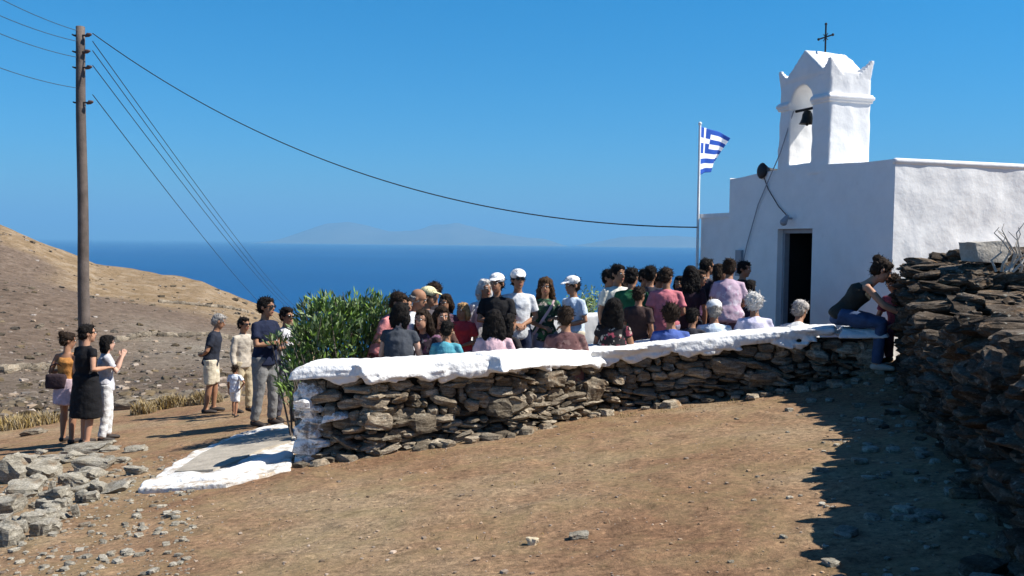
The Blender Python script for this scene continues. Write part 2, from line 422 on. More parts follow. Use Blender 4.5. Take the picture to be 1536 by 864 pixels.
# hills: polar sheet beyond the plateau
def hillside():
    mb = MB(); us = frange(-1.5, 1.3, 240); Ys = [17*math.exp(i*math.log(2500/17)/239) for i in range(240)]
    us = frange(-1.5, -.62, 30)[:-1]+frange(-.62, -.1, 240)[:-1]+frange(-.1, 1.3, 20)
    att = []; pal = []
    for Y in Ys:
        for u in us:
            z = farz(u*Y, Y)
            if Y < 21: z -= .12*(21-Y)
            mb.v.append((u*Y, Y, z))
            # dry grass covers the ridge and its right-hand spur; the left-hand slope is scree
            e = interp([-.62, -.5, -.40, -.30, -.2], [.02, .12, .75, .8, .6], u-.10*sstep(260, 90, Y))
            ridge = sstep(150, 225, Y)*sstep(-.6, -.42, u)
            ridge = max(ridge, sstep(205, 250, Y)*.9)
            att.append(max(.0, min(1, .15+.7*ridge+.25*e*sstep(60, 150, Y))))
            pal.append(sstep(60, 90, Y)*sstep(165, 120, Y)*sstep(-.50, -.38, u)+.45*sstep(24, 40, Y)*sstep(90, 55, Y)*sstep(-.30, -.5, u))
    nx = len(us)
    mb.f = [(j*nx+i, j*nx+i+1, (j+1)*nx+i+1, (j+1)*nx+i) for j in range(len(Ys)-1) for i in range(nx-1)]
    mb.m = [0]*len(mb.f)
    o = mb.build('hillside', M_hill, smooth=True)
    a = o.data.attributes.new('ochre', 'FLOAT', 'POINT'); a.data.foreach_set('value', att)
    a = o.data.attributes.new('pale', 'FLOAT', 'POINT'); a.data.foreach_set('value', pal)
    return tag(o, kind='structure')
hillside()
# sea
def sea():
    m = bpy.data.materials.new('sea_water'); m.use_nodes = True
    n = m.node_tree.nodes; l = m.node_tree.links; b = n['Principled BSDF']
    b.inputs['Base Color'].default_value = (.006, .085, .30, 1); b.inputs['Roughness'].default_value = .35
    b.inputs['IOR'].default_value = 1.33; b.inputs['Specular IOR Level'].default_value = .22
    tc = n.new('ShaderNodeTexCoord'); q = n.new('ShaderNodeTexNoise'); q.inputs['Scale'].default_value = .05; q.inputs['Detail'].default_value = 8
    mp = n.new('ShaderNodeMapping'); mp.inputs['Scale'].default_value = (1, .4, 1); l.new(tc.outputs['Object'], mp.inputs[0]); l.new(mp.outputs[0], q.inputs['Vector'])
    bp = n.new('ShaderNodeBump'); bp.inputs['Strength'].default_value = .6; bp.inputs['Distance'].default_value = 1.5
    l.new(q.outputs[0], bp.inputs['Height']); l.new(bp.outputs[0], b.inputs['Normal'])
    q2 = n.new('ShaderNodeTexNoise'); q2.inputs['Scale'].default_value = .0012; q2.inputs['Detail'].default_value = 5
    mp2 = n.new('ShaderNodeMapping'); mp2.inputs['Scale'].default_value = (.35, 1, 1); l.new(tc.outputs['Object'], mp2.inputs[0]); l.new(mp2.outputs[0], q2.inputs['Vector'])
    r = n.new('ShaderNodeValToRGB'); r.color_ramp.elements[0].position = .35; r.color_ramp.elements[1].position = .7
    r.color_ramp.elements[0].color = (.001, .045, .155, 1); r.color_ramp.elements[1].color = (.0015, .056, .18, 1)
    l.new(q2.outputs[0], r.inputs[0]); l.new(r.outputs[0], b.inputs['Base Color'])
    mb = MB(); mb.add([(-90000, -20000, -100), (90000, -20000, -100), (90000, 90000, -100), (-90000, 90000, -100)], [(0,1,2,3)])
    tag(mb.build('sea', m), kind='structure')
sea()
M_isle = new_mat('island_rock', (.15, .15, .13), .95, .2, .001, 0)
def island(px0, px1, D, heights, name='island'):
    mb = MB(); n = 70; m = 9
    x0 = P(px0, 360, D).x; x1 = P(px1, 360, D).x
    for j in range(m):
        for i in range(n):
            t = i/(n-1); s = j/(m-1)
            h = interp([k/(len(heights)-1) for k in range(len(heights))], heights, t)
            h *= sin(pi*s)**1.2
            h += noise.fractal(Vector((t*9, s*3, px0*.1)), 1, 2, 4)*60*sin(pi*s)*min(1, h/100+.1)
            mb.v.append((lerp(x0, x1, t), D+s*7000, -101+max(0, h)))
    mb.f = [(j*n+i, j*n+i+1, (j+1)*n+i+1, (j+1)*n+i) for j in range(m-1) for i in range(n-1)]; mb.m = [0]*len(mb.f)
    return tag(mb.build(name, M_isle, smooth=True), kind='structure')
island(370, 860, 23000, [0, 300, 560, 620, 520, 390, 430, 590, 620, 480, 380, 290, 180, 0], 'distant_hills')
island(880, 1240, 23000, [0, 150, 300, 350, 370, 310, 270, 200, 80, 0], 'distant_hills')
# ------------------------------------------------------------------ dry stone walls
def arc(pts):
    L = [0]
    for a, b in zip(pts, pts[1:]): L.append(L[-1]+(Vector(b)-Vector(a)).length)
    return L
def wall_frame(pts):
    L = arc(pts)
    def at(s):
        s = max(0, min(L[-1]-1e-6, s))
        for i in range(1, len(L)):
            if s <= L[i]:
                a = Vector(pts[i-1]); b = Vector(pts[i]); t = (s-L[i-1])/(L[i]-L[i-1])
                d = (b-a).normalized(); return a.lerp(b, t), d
    return at, L[-1]
def stone_courses(mb, at, L, ztop, side_off, depth, rg, hrange=(.06, .14), lrange=(.12, .40), pick=None, out=.03, nrm=-1, T=T3, zbase=None, jit=.08, rr=(.3, .6), rgh=.14, gap=.018):
    """stones laid on one face; side_off = distance of the face from the path (positive = left normal)"""
    k = 0; zz = -.06
    while zz < 3:
        h = rg.uniform(*hrange); s = rg.uniform(-.1, .05); any_ = False
        while s < L:
            l = rg.uniform(*lrange); hh = h*rg.uniform(.75, 1.35)
            sc = s+l/2; p, d = at(sc); nn = Vector((-d.y, d.x))
            zb = (zbase or G)(p.x, p.y); z = zb+zz+h/2
            if z+h*.4 < ztop(sc) + rg.uniform(-.02, .03):
                any_ = True
                pr = rg.uniform(-out, out*.9)
                c = p+nn*(side_off+(-1 if side_off > 0 else 1)*(depth/2)*1.0+(1 if side_off > 0 else -1)*pr)
                M = Matrix.Rotation(math.atan2(d.y, d.x)+rg.gauss(0, .08), 3, 'Z') @ Matrix.Rotation(rg.gauss(0, jit), 3, 'Y') @ Matrix.Rotation(rg.gauss(0, .1), 3, 'X')
                tgt = mb if pick is None else pick(sc, z, mb)
                stone(tgt, (c.x, c.y, z+rg.gauss(0, .008)), (l*1.02, depth*rg.uniform(.8, 1.1), hh*1.02), M, rnd=rg.uniform(*rr), rough=rgh, T=T, rg=rg)
            s += l+rg.uniform(-.005, gap)
        if not any_ and zz > .2: break
        zz += h*.98; k += 1
        if k > 60: break
# --- low front wall with whitewashed top
rg = random.Random(5)
fw_px = [(446, 697), (560, 686), (640, 670), (780, 650), (900, 620), (960, 612), (1100, 598), (1200, 590), (1292, 584)]
fw_top = [549, 544, 541, 531, 524, 516, 503, 493, 492]
fw = [PG(*q) for q in fw_px]
fpts = [(p.x, p.y) for p in fw]
fz = [P(px, ty, p.y+.05).z for (px, _), ty, p in zip(fw_px, fw_top, fw)]
fat, fL = wall_frame(fpts); fA = arc(fpts)
TH = .50
def ftop(s): return interp(fA, fz, s)
wroot = empty('stone_wall', (fw[0].x, fw[0].y, fw[0].z))
tag(wroot, 'low dry-stone wall with whitewashed top enclosing the crowd on the terrace', 'stone wall')
wloc = wroot.location.copy()
mbS = MB(); mbW = MB()
pick = lambda s, z, m: (mbW if (s < .16 and rg.random() < .85) or (s < .4 and rg.random() < .2) else mbS)
stone_courses(mbS, fat, fL, lambda s: ftop(s)-.11, 0, .24, rg, (.042, .100), (.06, .30), pick, out=.045, jit=.17, rr=(.45, .9), rgh=.19, gap=.03)
# add larger boulders low in the face
for s_, z_, l_, h_ in ((1.25, .25, .30, .20), (2.05, .30, .26, .20), (3.35, .28, .26, .28), (2.7, .5, .34, .18), (.75, .35, .30, .16), (5.0, .35, .40, .2), (5.4, .18, .36, .16)):
    p, d = fat(s_); stone(mbS, (p.x+.0, p.y+.10, G(p.x, p.y)+z_), (l_, .28, h_), Matrix.Rotation(math.atan2(d.y, d.x)+rg.gauss(0,.1), 3, 'Z')@Matrix.Rotation(rg.gauss(0, .15), 3, 'Y'), T=T5, rg=rg)
# inner face
stone_courses(mbS, fat, fL, lambda s: ftop(s)-.14, TH, .22, rg, (.07, .15), (.14, .4), None)
# left end face
e0, ed = fat(0)
en = Vector((-ed.y, ed.x))
eat, eL = wall_frame([(e0.x+en.x*.02, e0.y+en.y*.02), (e0.x+en.x*TH, e0.y+en.y*TH)])
stone_courses(mbS, eat, eL, lambda s: ftop(0)-.1, .02, .22, rg, (.08, .16), (.14, .3), lambda s, z, m: (mbW if rg.random() < .92 else mbS), out=.05)
r0, rd = fat(fL)
eat, eL = wall_frame([(r0.x, r0.y), (r0.x+en.x*TH, r0.y+en.y*TH)])
stone_courses(mbS, eat, eL, lambda s: ftop(fL)-.1, 0.02, .2, rg, (.08, .15), (.14, .3), None)
# fallen stones at the foot
for i in range(46):
    s = rg.uniform(-.1, fL*.98); p, d = fat(s); q = p+Vector((-d.y, d.x))*-rg.uniform(.02, .2)
    a = rg.uniform(.04, .15); stone(mbS, (q.x, q.y, G(q.x, q.y)+a*.15), (a*1.4, a, a*.6), Matrix.Rotation(rg.uniform(0, 6), 3, 'Z'), rg=rg)
core = MB()
for s0 in range(60):
    a = fL*s0/60; b_ = fL*(s0+1)/60+.001
    p0, d0 = fat(a); p1, d1 = fat(b_)
    n0 = Vector((-d0.y, d0.x)); n1 = Vector((-d1.y, d1.x))
    i0, i1 = .12, TH-.12
    z0 = G(p0.x, p0.y)-.1; t0 = ftop(a)-.13; t1 = ftop(b_)-.13
    q = [p0+n0*i0, p1+n1*i0, p1+n1*i1, p0+n0*i1]
    vs = [(v.x, v.y, z0) for v in q]+[(q[0].x, q[0].y, t0), (q[1].x, q[1].y, t1), (q[2].x, q[2].y, t1), (q[3].x, q[3].y, t0)]
    core.add(vs, [(0,1,5,4),(1,2,6,5),(2,3,7,6),(3,0,4,7),(4,5,6,7)])
def rel(mb, loc): mb.v = [(v[0]-loc.x, v[1]-loc.y, v[2]-loc.z) for v in mb.v]; return mb
rel(mbS, wloc).build('dry_stonework', M_stone, wroot); rel(mbW, wloc).build('whitewashed_stonework', M_wstone, wroot)
rel(core, wloc).build('wall_core', M_core, wroot)
cap = MB(); s = .03
while s < fL+.0:
    l = rg.uniform(.32, .75); p, d = fat(s+l/2 if s > 0 else s+l/2)
    if s+l > fL: l = max(.25, fL-s+.06)
    nn = Vector((-d.y, d.x)); h = rg.uniform(.12, .16)*lerp(1, .62, sstep(.55, .95, s/fL)); zt = ftop(s+l/2)+rg.uniform(-.006, .006)
    c = p+nn*(TH/2-.01)
    slope = (ftop(s+l)-ftop(s))/l
    M = Matrix.Rotation(math.atan2(d.y, d.x), 3, 'Z')@Matrix.Rotation(-math.atan(slope)+rg.gauss(0, .006), 3, 'Y')
    stone(cap, (c.x, c.y, zt-h/2), (l*1.24, TH+.07+rg.uniform(0, .03), h), M, rnd=.17, rough=.06, T=T5, rg=rg)
    s += l*.97
nblob = 64
for i in range(nblob):          # paint-covered packing stones under the capping
    s = rg.uniform(0, fL-.5); p, d = fat(s); nn = Vector((-d.y, d.x)); a = rg.uniform(.06, .18)
    c = p+nn*rg.uniform(-.01, .03)
    stone(cap, (c.x, c.y, ftop(s)-rg.uniform(.11, .17)), (a*1.5, .14, a*.45), Matrix.Rotation(math.atan2(d.y, d.x), 3, 'Z')@Matrix.Rotation(rg.gauss(0, .2), 3, 'Y'), rg=rg)
cm = rel(cap, wloc).mesh('whitewashed_capping', M_cap)
cm = remesh(cm, .0145, 1, .007, 16)
obj('whitewashed_capping', cm, wroot)
# --- tall wall on the right
rg = random.Random(9)
rpts = [(WX(2.0)+.08, 2.0), (WX(4.0)+.08, 4.0), (WX(6.0)+.08, 6.0), (WX(8.0)+.08, 8.0), (WX(9.55)+.08, 9.55)]
rat, rL = wall_frame(rpts)
def rtopY(Y): return interp([2, 3.6, 4.6, 5.5, 6.2, 6.9, 7.6, 8.4, 9.2, 9.8], [-.40, -.42, -.42, -.42, -.58, -.66, -.56, -.32, -.14, -.10], Y)+.05*noise.noise(Vector((Y*2.3, 0, 0)))
def rtop(s): return rtopY(rat(s)[0].y)
rroot = empty('stone_wall', (rpts[4][0], rpts[4][1], G(*rpts[4]))); rloc = rroot.location.copy()
tag(rroot, 'tall dark rubble wall in shadow running along the right side of the picture', 'stone wall')
mbR = MB(); RT = .85
base_r = lambda x, y: plane_z(x, y)
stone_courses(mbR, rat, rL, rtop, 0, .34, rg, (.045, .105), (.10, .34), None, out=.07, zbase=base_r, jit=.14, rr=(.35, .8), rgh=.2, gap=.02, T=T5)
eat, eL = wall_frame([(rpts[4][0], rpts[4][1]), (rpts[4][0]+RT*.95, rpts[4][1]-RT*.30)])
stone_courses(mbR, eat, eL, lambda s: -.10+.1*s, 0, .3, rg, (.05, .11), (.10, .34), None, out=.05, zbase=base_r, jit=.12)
# note: rpts run away from the camera, so the visible (left) face is the left normal
for i in range(900):             # rough top: slabs thrown on at all angles
    s = rg.uniform(0, rL+.1); t = rg.uniform(-.02, 1.15); p, d = rat(s); nn = Vector((d.y, -d.x))
    q = p+nn*t; l = rg.uniform(.08, .34)
    z = rtop(s)+.05*t-.05+rg.uniform(-.05, .07)
    M = Matrix.Rotation(rg.uniform(0, 6.28), 3, 'Z')@Matrix.Rotation(rg.gauss(0, .22), 3, 'Y')@Matrix.Rotation(rg.gauss(0, .2), 3, 'X')
    stone(mbR, (q.x, q.y, z), (l, l*rg.uniform(.5, .9), rg.uniform(.03, .10)), M, rnd=.4, rough=.2, T=T5, rg=rg)
for i in range(60):              # stones fallen at its foot, in the shade
    s = rg.uniform(0, rL); p, d = rat(s); q = p-Vector((d.y, -d.x))*abs(rg.gauss(.1, .25)); l = rg.uniform(.04, .15)
    stone(mbR, (q.x, q.y, G(q.x, q.y)+l*.12), (l*1.3, l, l*.5), Matrix.Rotation(rg.uniform(0, 6), 3, 'Z'), rg=rg)
rc = MB()
for s0 in range(30):
    a = rL*s0/30; b_ = rL*(s0+1)/30+.001; p0, d0 = rat(a); p1, d1 = rat(b_); n0 = Vector((d0.y, -d0.x))
    q = [p0+n0*.2, p0+n0*(RT+.2), p1+n0*(RT+.2), p1+n0*.2]
    t0 = rtop(a)-.1; t1 = rtop(b_)-.1; zb = plane_z(p0.x, p0.y)-.2
    vs = [(v.x, v.y, zb) for v in q]+[(q[0].x, q[0].y, t0), (q[1].x, q[1].y, t0), (q[2].x, q[2].y, t1), (q[3].x, q[3].y, t1)]
    rc.add(vs, [(0,1,5,4),(1,2,6,5),(2,3,7,6),(3,0,4,7),(4,5,6,7)])
rel(mbR, rloc).build('rubble_stonework', M_stone_shaded, rroot); rel(rc, rloc).build('wall_core', M_core, rroot)
# ------------------------------------------------------------------ chapel
CR = Vector((5.14, 12.0)); du = Vector((-.322, .947)); dv = Vector((.947, .322))   # front runs along du, side runs along dv
def ch(s, t): q = CR+du*s+dv*t; return (q.x, q.y)
croot = empty('chapel', (*ch(2, 0), G(*ch(2, 0)))); cl = croot.location.copy()
tag(croot, 'small whitewashed chapel with a belfry and a dark open doorway', 'chapel')
def cb(mb, name, mat, sm=False, parent=croot): return rel(mb, cl).build(name, mat, parent, sm)
ZT = P(1338, 238, 12).z
zb = -2.6
# walls: front with door opening (wall .5 thick)
ds0, ds1 = 1.70, 2.58; dz = P(1190, 343, 14.0).z
front = MB()
def slab(mb, s0, s1, t0, t1, z0, z1):
    mb.prism([ch(s0, t0), ch(s1, t0), ch(s1, t1), ch(s0, t1)][::-1], z0, z1)
W = 4.02; LEN = 7.5
def fine_wall(name, poly_fn, nu, nv, mat, thick_note=None): ...
# front wall as gridded sheet with slight unevenness, with opening, plus jambs
def wall_sheet(mb, a, b, z0, ztf, nrm, holes=(), amp=.012, st=.07):
    """upright gridded sheet from a to b (2-D), outward normal nrm, uneven like hand plaster"""
    a = Vector(a); b = Vector(b); Lw = (b-a).length; brk = sorted({0, Lw, *[h[0] for h in holes], *[h[1] for h in holes]})
    us = []
    for x, y in zip(brk, brk[1:]):
        n = max(1, int((y-x)/st)); us += [x+(y-x)*i/n for i in range(n)]
    us.append(Lw); zmax = max(ztf(x) for x in us)
    zs_ = sorted({0, *[h[3] for h in holes]})
    nv = 46; tv = []
    hz = holes[0][3] if holes else None
    def zcol(u):
        zt = ztf(u)
        if hz is None: return [lerp(z0, zt, j/nv) for j in range(nv+1)]
        k = int(nv*.6); return [lerp(z0, hz, j/k) for j in range(k)]+[lerp(hz, zt, j/(nv-k)) for j in range(nv-k+1)]
    k0 = len(mb.v); vs = []
    for u in us:
        for j, z in enumerate(zcol(u)):
            q = a+(b-a)*(u/Lw)
            n_ = noise.noise(Vector((q.x*2.2, q.y*2.2, z*2.2)))*amp+noise.noise(Vector((q.x*8, q.y*8, z*8)))*amp*.35
            edge = min(1, min(u, Lw-u)/.1)
            if holes: 
                for h in holes: edge = min(edge, max(0 if h[0]-.01 <= u <= h[1]+.01 and z <= h[3]+.01 else 0, max(max(h[0]-u, u-h[1]), z-h[3])/.12) if (h[0]-.12 < u < h[1]+.12 and z < h[3]+.12) else 1)
            n_ *= max(0, edge)*min(1, (zcol(u)[-1]-z)/.18+.0)
            vs.append((q.x+nrm.x*n_, q.y+nrm.y*n_, z))
    fs = []; m = nv+1
    for i in range(len(us)-1):
        for j in range(nv):
            um = (us[i]+us[i+1])/2; zm = (vs[i*m+j][2]+vs[i*m+j+1][2])/2
            if any(h[0] < um < h[1] and zm < h[3] for h in holes): continue
            fs.append((i*m+j, (i+1)*m+j, (i+1)*m+j+1, i*m+j+1))
    mb.add(vs, fs)
fn = Vector((-dv.x, -dv.y)); sn = Vector((-du.x, -du.y))
def roofline(s): return ZT+.05*sin(pi*min(1, max(0, (s-.6)/3.0)))-.02*sstep(3.2, 4.0, s)
wf = MB()
wall_sheet(wf, ch(W, 0), ch(0, 0), zb, lambda u: roofline(W-u), fn, holes=[(W-ds1, W-ds0, 0, dz)])
wall_sheet(wf, ch(0, 0), ch(0, LEN), zb, lambda u: ZT, sn, amp=.03)
wall_sheet(wf, ch(0, LEN), ch(W, LEN), zb, lambda u: ZT, -fn)
wall_sheet(wf, ch(W, LEN), ch(W, 0), zb, lambda u: ZT, -sn)
# roof (slightly sunk flat roof) following the front roofline
N = 24
for i in range(N):
    s0 = W*i/N; s1 = W*(i+1)/N
    a0, a1 = ch(s0, 0), ch(s1, 0); b0, b1 = ch(s0, LEN), ch(s1, LEN); m0, m1 = ch(s0, .5), ch(s1, .5)
    wf.add([(*a0, roofline(s0)), (*a1, roofline(s1)), (*m1, ZT), (*m0, ZT), (*b1, ZT), (*b0, ZT)], [(0,1,2,3)[::-1], (3,2,4,5)[::-1]])
cb(wf, 'wall', M_white, True)
# parapet lip along the side wall, rounded
lip = MB(); lip.tube([(*ch(.02, .02), ZT-.03), (*ch(.02, 3), ZT-.025), (*ch(.02, LEN), ZT-.03)], [.045]*3, 10)
cb(lip, 'roof_edge', M_white, True)
# door: recessed reveal, frame, dark interior, threshold
dr = MB()
fl = plane_z(*ch(2.1, 0))+.16
def q4(mb, a, b, c, d): mb.add([a, b, c, d], [(0,1,2,3)])
def cz(s, t, z): return (*ch(s, t), z)
rv = MB(); T_ = .30
q4(rv, cz(ds0, 0, zb), cz(ds0, T_, zb), cz(ds0, T_, dz), cz(ds0, 0, dz)); q4(rv, cz(ds1, T_, zb), cz(ds1, 0, zb), cz(ds1, 0, dz), cz(ds1, T_, dz))
q4(rv, cz(ds0, 0, dz), cz(ds0, T_, dz), cz(ds1, T_, dz), cz(ds1, 0, dz))
cb(rv, 'door_reveal', M_white)
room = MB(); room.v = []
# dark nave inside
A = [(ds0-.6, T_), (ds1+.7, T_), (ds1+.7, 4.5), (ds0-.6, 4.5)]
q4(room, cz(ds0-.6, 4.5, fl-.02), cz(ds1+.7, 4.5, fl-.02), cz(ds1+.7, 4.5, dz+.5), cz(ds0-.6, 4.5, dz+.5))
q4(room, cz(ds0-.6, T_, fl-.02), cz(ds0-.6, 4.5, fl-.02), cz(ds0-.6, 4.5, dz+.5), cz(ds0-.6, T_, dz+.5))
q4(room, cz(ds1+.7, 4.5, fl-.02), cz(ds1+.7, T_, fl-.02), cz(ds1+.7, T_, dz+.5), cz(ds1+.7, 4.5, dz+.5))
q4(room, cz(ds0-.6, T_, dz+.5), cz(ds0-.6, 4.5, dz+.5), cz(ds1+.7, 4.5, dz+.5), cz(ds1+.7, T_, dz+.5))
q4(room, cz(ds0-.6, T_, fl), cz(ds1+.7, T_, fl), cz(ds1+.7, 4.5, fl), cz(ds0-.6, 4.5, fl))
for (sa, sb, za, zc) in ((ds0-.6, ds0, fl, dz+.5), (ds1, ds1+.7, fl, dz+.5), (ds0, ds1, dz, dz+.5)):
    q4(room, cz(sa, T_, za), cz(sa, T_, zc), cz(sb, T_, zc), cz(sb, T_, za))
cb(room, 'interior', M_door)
fr = MB()
slab(fr, ds0, ds0+.06, .10, .19, fl, dz-.004); slab(fr, ds1-.06, ds1, .10, .19, fl, dz-.004); slab(fr, ds0+.06, ds1-.06, .10, .19, dz-.07, dz-.004)
cb(fr, 'door_frame', M_frame)
# door leaf standing open inwards
lf = MB(); slab(lf, ds1-.055, ds1-.015, .20, .95, fl+.02, dz-.05)
lo = cb(lf, 'door_leaf', new_mat('dark_door_paint', (.014, .013, .014), .5, .2, 6, .1))
th = MB(); slab(th, ds0-.15, ds1+.15, -.32, T_, zb+.3, fl)
cb(th, 'doorstep', M_slate)
# annex at the far end of the front
an = MB(); za = P(1070, 322, 16.4).z; SA = 5.05
wall_sheet(an, ch(SA, .05), ch(W, .05), zb-.3, lambda u: za+.01*sin(u*5), fn, st=.06)
wall_sheet(an, ch(SA, 3), ch(SA, .05), zb-.3, lambda u: za, -sn)
q4(an, cz(SA, .05, za), cz(W, .05, za), cz(W, 3, za), cz(SA, 3, za))
slab(an, W-.002, SA+.03, .02, .16, za-.06, za+.02)
cb(an, 'annex', M_white)
# belfry
bw0, bw1, bt = 1.375, 2.64, .76
broot_z = ZT-.02
def tw(s, t, z):                                    # slight batter inwards with height
    k = 1-.035*max(0, min(1, (z-ZT)/1.0)); cs = (bw0+bw1)/2; ct = bt/2
    return (*ch(cs+(s-cs)*k, ct+(t-ct)*k), z)
def tbox(mb, s0, s1, t0, t1, z0, z1, nz=1):
    for i in range(nz):
        a = lerp(z0, z1, i/nz); b = lerp(z0, z1, (i+1)/nz)
        vs = [tw(s, t, z) for z in (a, b) for s, t in ((s0, t0), (s1, t0), (s1, t1), (s0, t1))]
        mb.add(vs, [(0,1,2,3), (7,6,5,4), (0,4,5,1), (1,5,6,2), (2,6,7,3), (3,7,4,0)])
bel = MB()
zc0 = ZT+.98; zar = ZT+1.02                        # cornice level, arch spring
ow0, ow1 = 1.80, 2.36                               # arch opening
oc = (ow0+ow1)/2; orad = (ow1-ow0)/2
zsill = ZT+.10
tbox(bel, bw0, bw1, 0, bt, ZT-.1, zsill)
tbox(bel, bw0, ow0, 0, bt, zsill-.01, zar+.42); tbox(bel, ow1, bw1, 0, bt, zsill-.01, zar+.42)
# arch head
n = 12
prev = None
for i in range(n+1):
    a = pi*i/n; s_ = oc-orad*cos(a); z_ = zar+orad*sin(a)*1.05
    if prev:
        s0, z0 = prev
        vs = [tw(s0, 0, z0), tw(s_, 0, z_), tw(s_, 0, zar+.43), tw(s0, 0, zar+.43), tw(s0, bt, z0), tw(s_, bt, z_), tw(s_, bt, zar+.43), tw(s0, bt, zar+.43)]
        bel.add(vs, [(0,1,2,3)[::-1], (4,5,6,7), (0,4,5,1)[::-1], (3,2,6,7)[::-1], (0,3,7,4), (1,5,6,2)])
    prev = (s_, z_)
# gabled cap: ridge runs front to back
zt1 = zar+.42; zpk = P(1203, 75, 13.95).z
cs = (bw0+bw1)/2
vs = [tw(bw0+.08, -.02, zt1-.02), tw(cs, -.02, zpk), tw(bw1-.08, -.02, zt1-.02), tw(bw0+.08, bt+.02, zt1-.02), tw(cs, bt+.02, zpk-.02), tw(bw1-.08, bt+.02, zt1-.02)]
bel.add(vs, [(0,1,2), (5,4,3), (0,3,4,1), (1,4,5,2), (2,5,3,0)])
bl_me = rel(bel, cl).mesh('belfry', M_white)
bl_me = remesh(bl_me, .025, 2, .012, 5)
bo = obj('belfry', bl_me, croot)
# cornice rings: moulded band around the two piers
co = MB()
zc = ZT+1.0
for (z0, z1, e) in ((zc-.03, zc+.02, .03), (zc+.02, zc+.07, .055), (zc+.07, zc+.10, .03)):
    for (s0, s1) in ((bw0-e, ow0+.0), (ow1-.0, bw1+e)):
        tbox(co, s0, s1, -e, bt+e, z0, z1)
cm_ = remesh(rel(co, cl).mesh('cornice', M_white), .012, 2); obj('cornice', cm_, croot)
# horn-shaped corner finials
for s_, t_ in ((bw0, 0), (bw0, bt), (bw1, 0), (bw1, bt)):
    hm = MB(); n = 8
    ds_ = 1 if s_ == bw0 else -1; dt_ = 1 if t_ == 0 else -1
    for i in range(n):
        f = i/(n-1); z0 = zt1-.14+f*.26; wd = .34*(1-f)**1.3+.07
        a0, a1 = sorted((s_-ds_*.03*f, s_-ds_*.03*f+ds_*wd)); b0, b1 = sorted((t_-dt_*.03*f, t_-dt_*.03*f+dt_*wd*.8))
        tbox(hm, a0, a1, b0, b1, z0, z0+.055)
    obj('corner_horn', remesh(rel(hm, cl).mesh('corner_horn', M_white), .012, 4), croot)
# bell and beam, rope
bb = MB(); zbm = P(1195, 162, 13.9).z
bb.tube([tw(ow0-.05, .12, zbm), tw(ow1+.05, .12, zbm)], [.022]*2, 8)
cb(bb, 'bell_beam', M_iron)
be = MB(); pc = Vector(tw(oc-.02, .12, 0)[:2])
prof = [(.0, .0), (.05, -.01), (.075, -.06), (.085, -.13), (.11, -.19), (.13, -.21)]
vs = []; fs = []
for r_, z_ in prof:
    for k in range(16): vs.append((pc.x+r_*cos(k*pi/8), pc.y+r_*sin(k*pi/8), zbm-.02+z_))
for i in range(len(prof)-1):
    for k in range(16): fs.append((i*16+k, (i+1)*16+k, (i+1)*16+(k+1) % 16, i*16+(k+1) % 16))
be.add(vs, fs); be.ell((pc.x, pc.y, zbm-.23), (.025, .025, .035)); cb(be, 'bell', M_bronze, True)
# rope: from the beam over the roof edge down the front
rp = MB(); a = Vector(tw(ow1-.02, .05, zbm)); 
pts = [a, Vector(cz(ow1+.12, -.06, ZT+.3)), Vector(cz(2.75, -.05, ZT-.05)), Vector(cz(3.1, -.03, ZT-.5)), Vector(cz(3.4, -.03, 0)), Vector(cz(3.5, -.03, -.3))]
rp.tube(pts, [.009]*6, 6, cap=0); cb(rp, 'bell_rope', M_frame)
# iron cross on the ridge
cp = Vector(tw(cs, bt/2, zpk-.05)); cx = MB()
Mx = Matrix.Rotation(math.atan2(du.y, du.x), 3, 'Z')
Hc = .42
cx.tube([cp, cp+Vector((0, 0, Hc+.05))], [.014]*2, 8)
cx.tube([cp+Mx@Vector((-.17, 0, Hc*.64)), cp+Mx@Vector((.17, 0, Hc*.64))], [.012]*2, 8)
for e in ((-.17, Hc*.64), (.17, Hc*.64), (0, Hc+.05)): cx.ell(cp+Mx@Vector((e[0], 0, e[1])), (.022, .022, .022), nu=8, nv=6)
for a_ in (45, 135, 225, 315):
    v = Vector((cos(R(a_))*.07, 0, sin(R(a_))*.07)); cx.tube([cp+Mx@Vector((0, 0, Hc*.64)), cp+Mx@(Vector((0, 0, Hc*.64))+v)], [.007]*2, 6)
cb(cx, 'iron_cross', M_iron)
# black loudspeaker on the roof edge
lp = Vector(cz(3.02, .10, ZT+.05))
sp = empty('loudspeaker', lp); tag(sp, 'black horn loudspeaker on the chapel roof edge left of the belfry', 'loudspeaker')
hb = MB(); hd = Vector((fn.x, fn.y, .05)).normalized()
hb.tube([hd*-.16, hd*-.05, hd*.02, hd*.09, hd*.13], [.055, .06, .07, .11, .135], 16, cap=.3); hb.build('horn', M_iron, sp, True)
br = MB(); br.tube([(0, 0, -.1), (0, 0, 0)], [.018]*2, 8); br.tube([(-.07, .03, -.09), (.07, -.03, -.09)], [.014]*2, 6); br.build('bracket', M_iron, sp)
# lamp above the door and its cables
lmp = empty('wall_lamp', cz(2.22, -.03, P(1180, 328, 14.2).z)); tag(lmp, 'small grey lamp on the chapel front above the doorway', 'lamp')
la = MB(); f3 = Vector((fn.x, fn.y, 0)); la.tube([f3*-.03, f3*.10], [.015]*2, 8); la.tube([f3*.06+Vector((0,0,.03)), f3*.12+Vector((0,0,-.06))], [.03, .06], 12); la.build('lamp_body', M_frame, lmp, True)
la = MB(); la.ell(f3*.13+Vector((0,0,-.075)), (.035, .035, .035)); la.build('bulb', new_mat('bulb_glass', (.6,.6,.6), .2, .05, 3, 0), lmp, True)
cbm = MB(); cbm.tube([cz(3.0, -.02, ZT), cz(2.85, -.02, ZT-.25), cz(2.55, -.02, ZT-.55), cz(2.25, -.02, P(1180, 330, 14.2).z+.02)], [.008]*4, 6, cap=0)
cb(cbm, 'lamp_cable', M_cable)
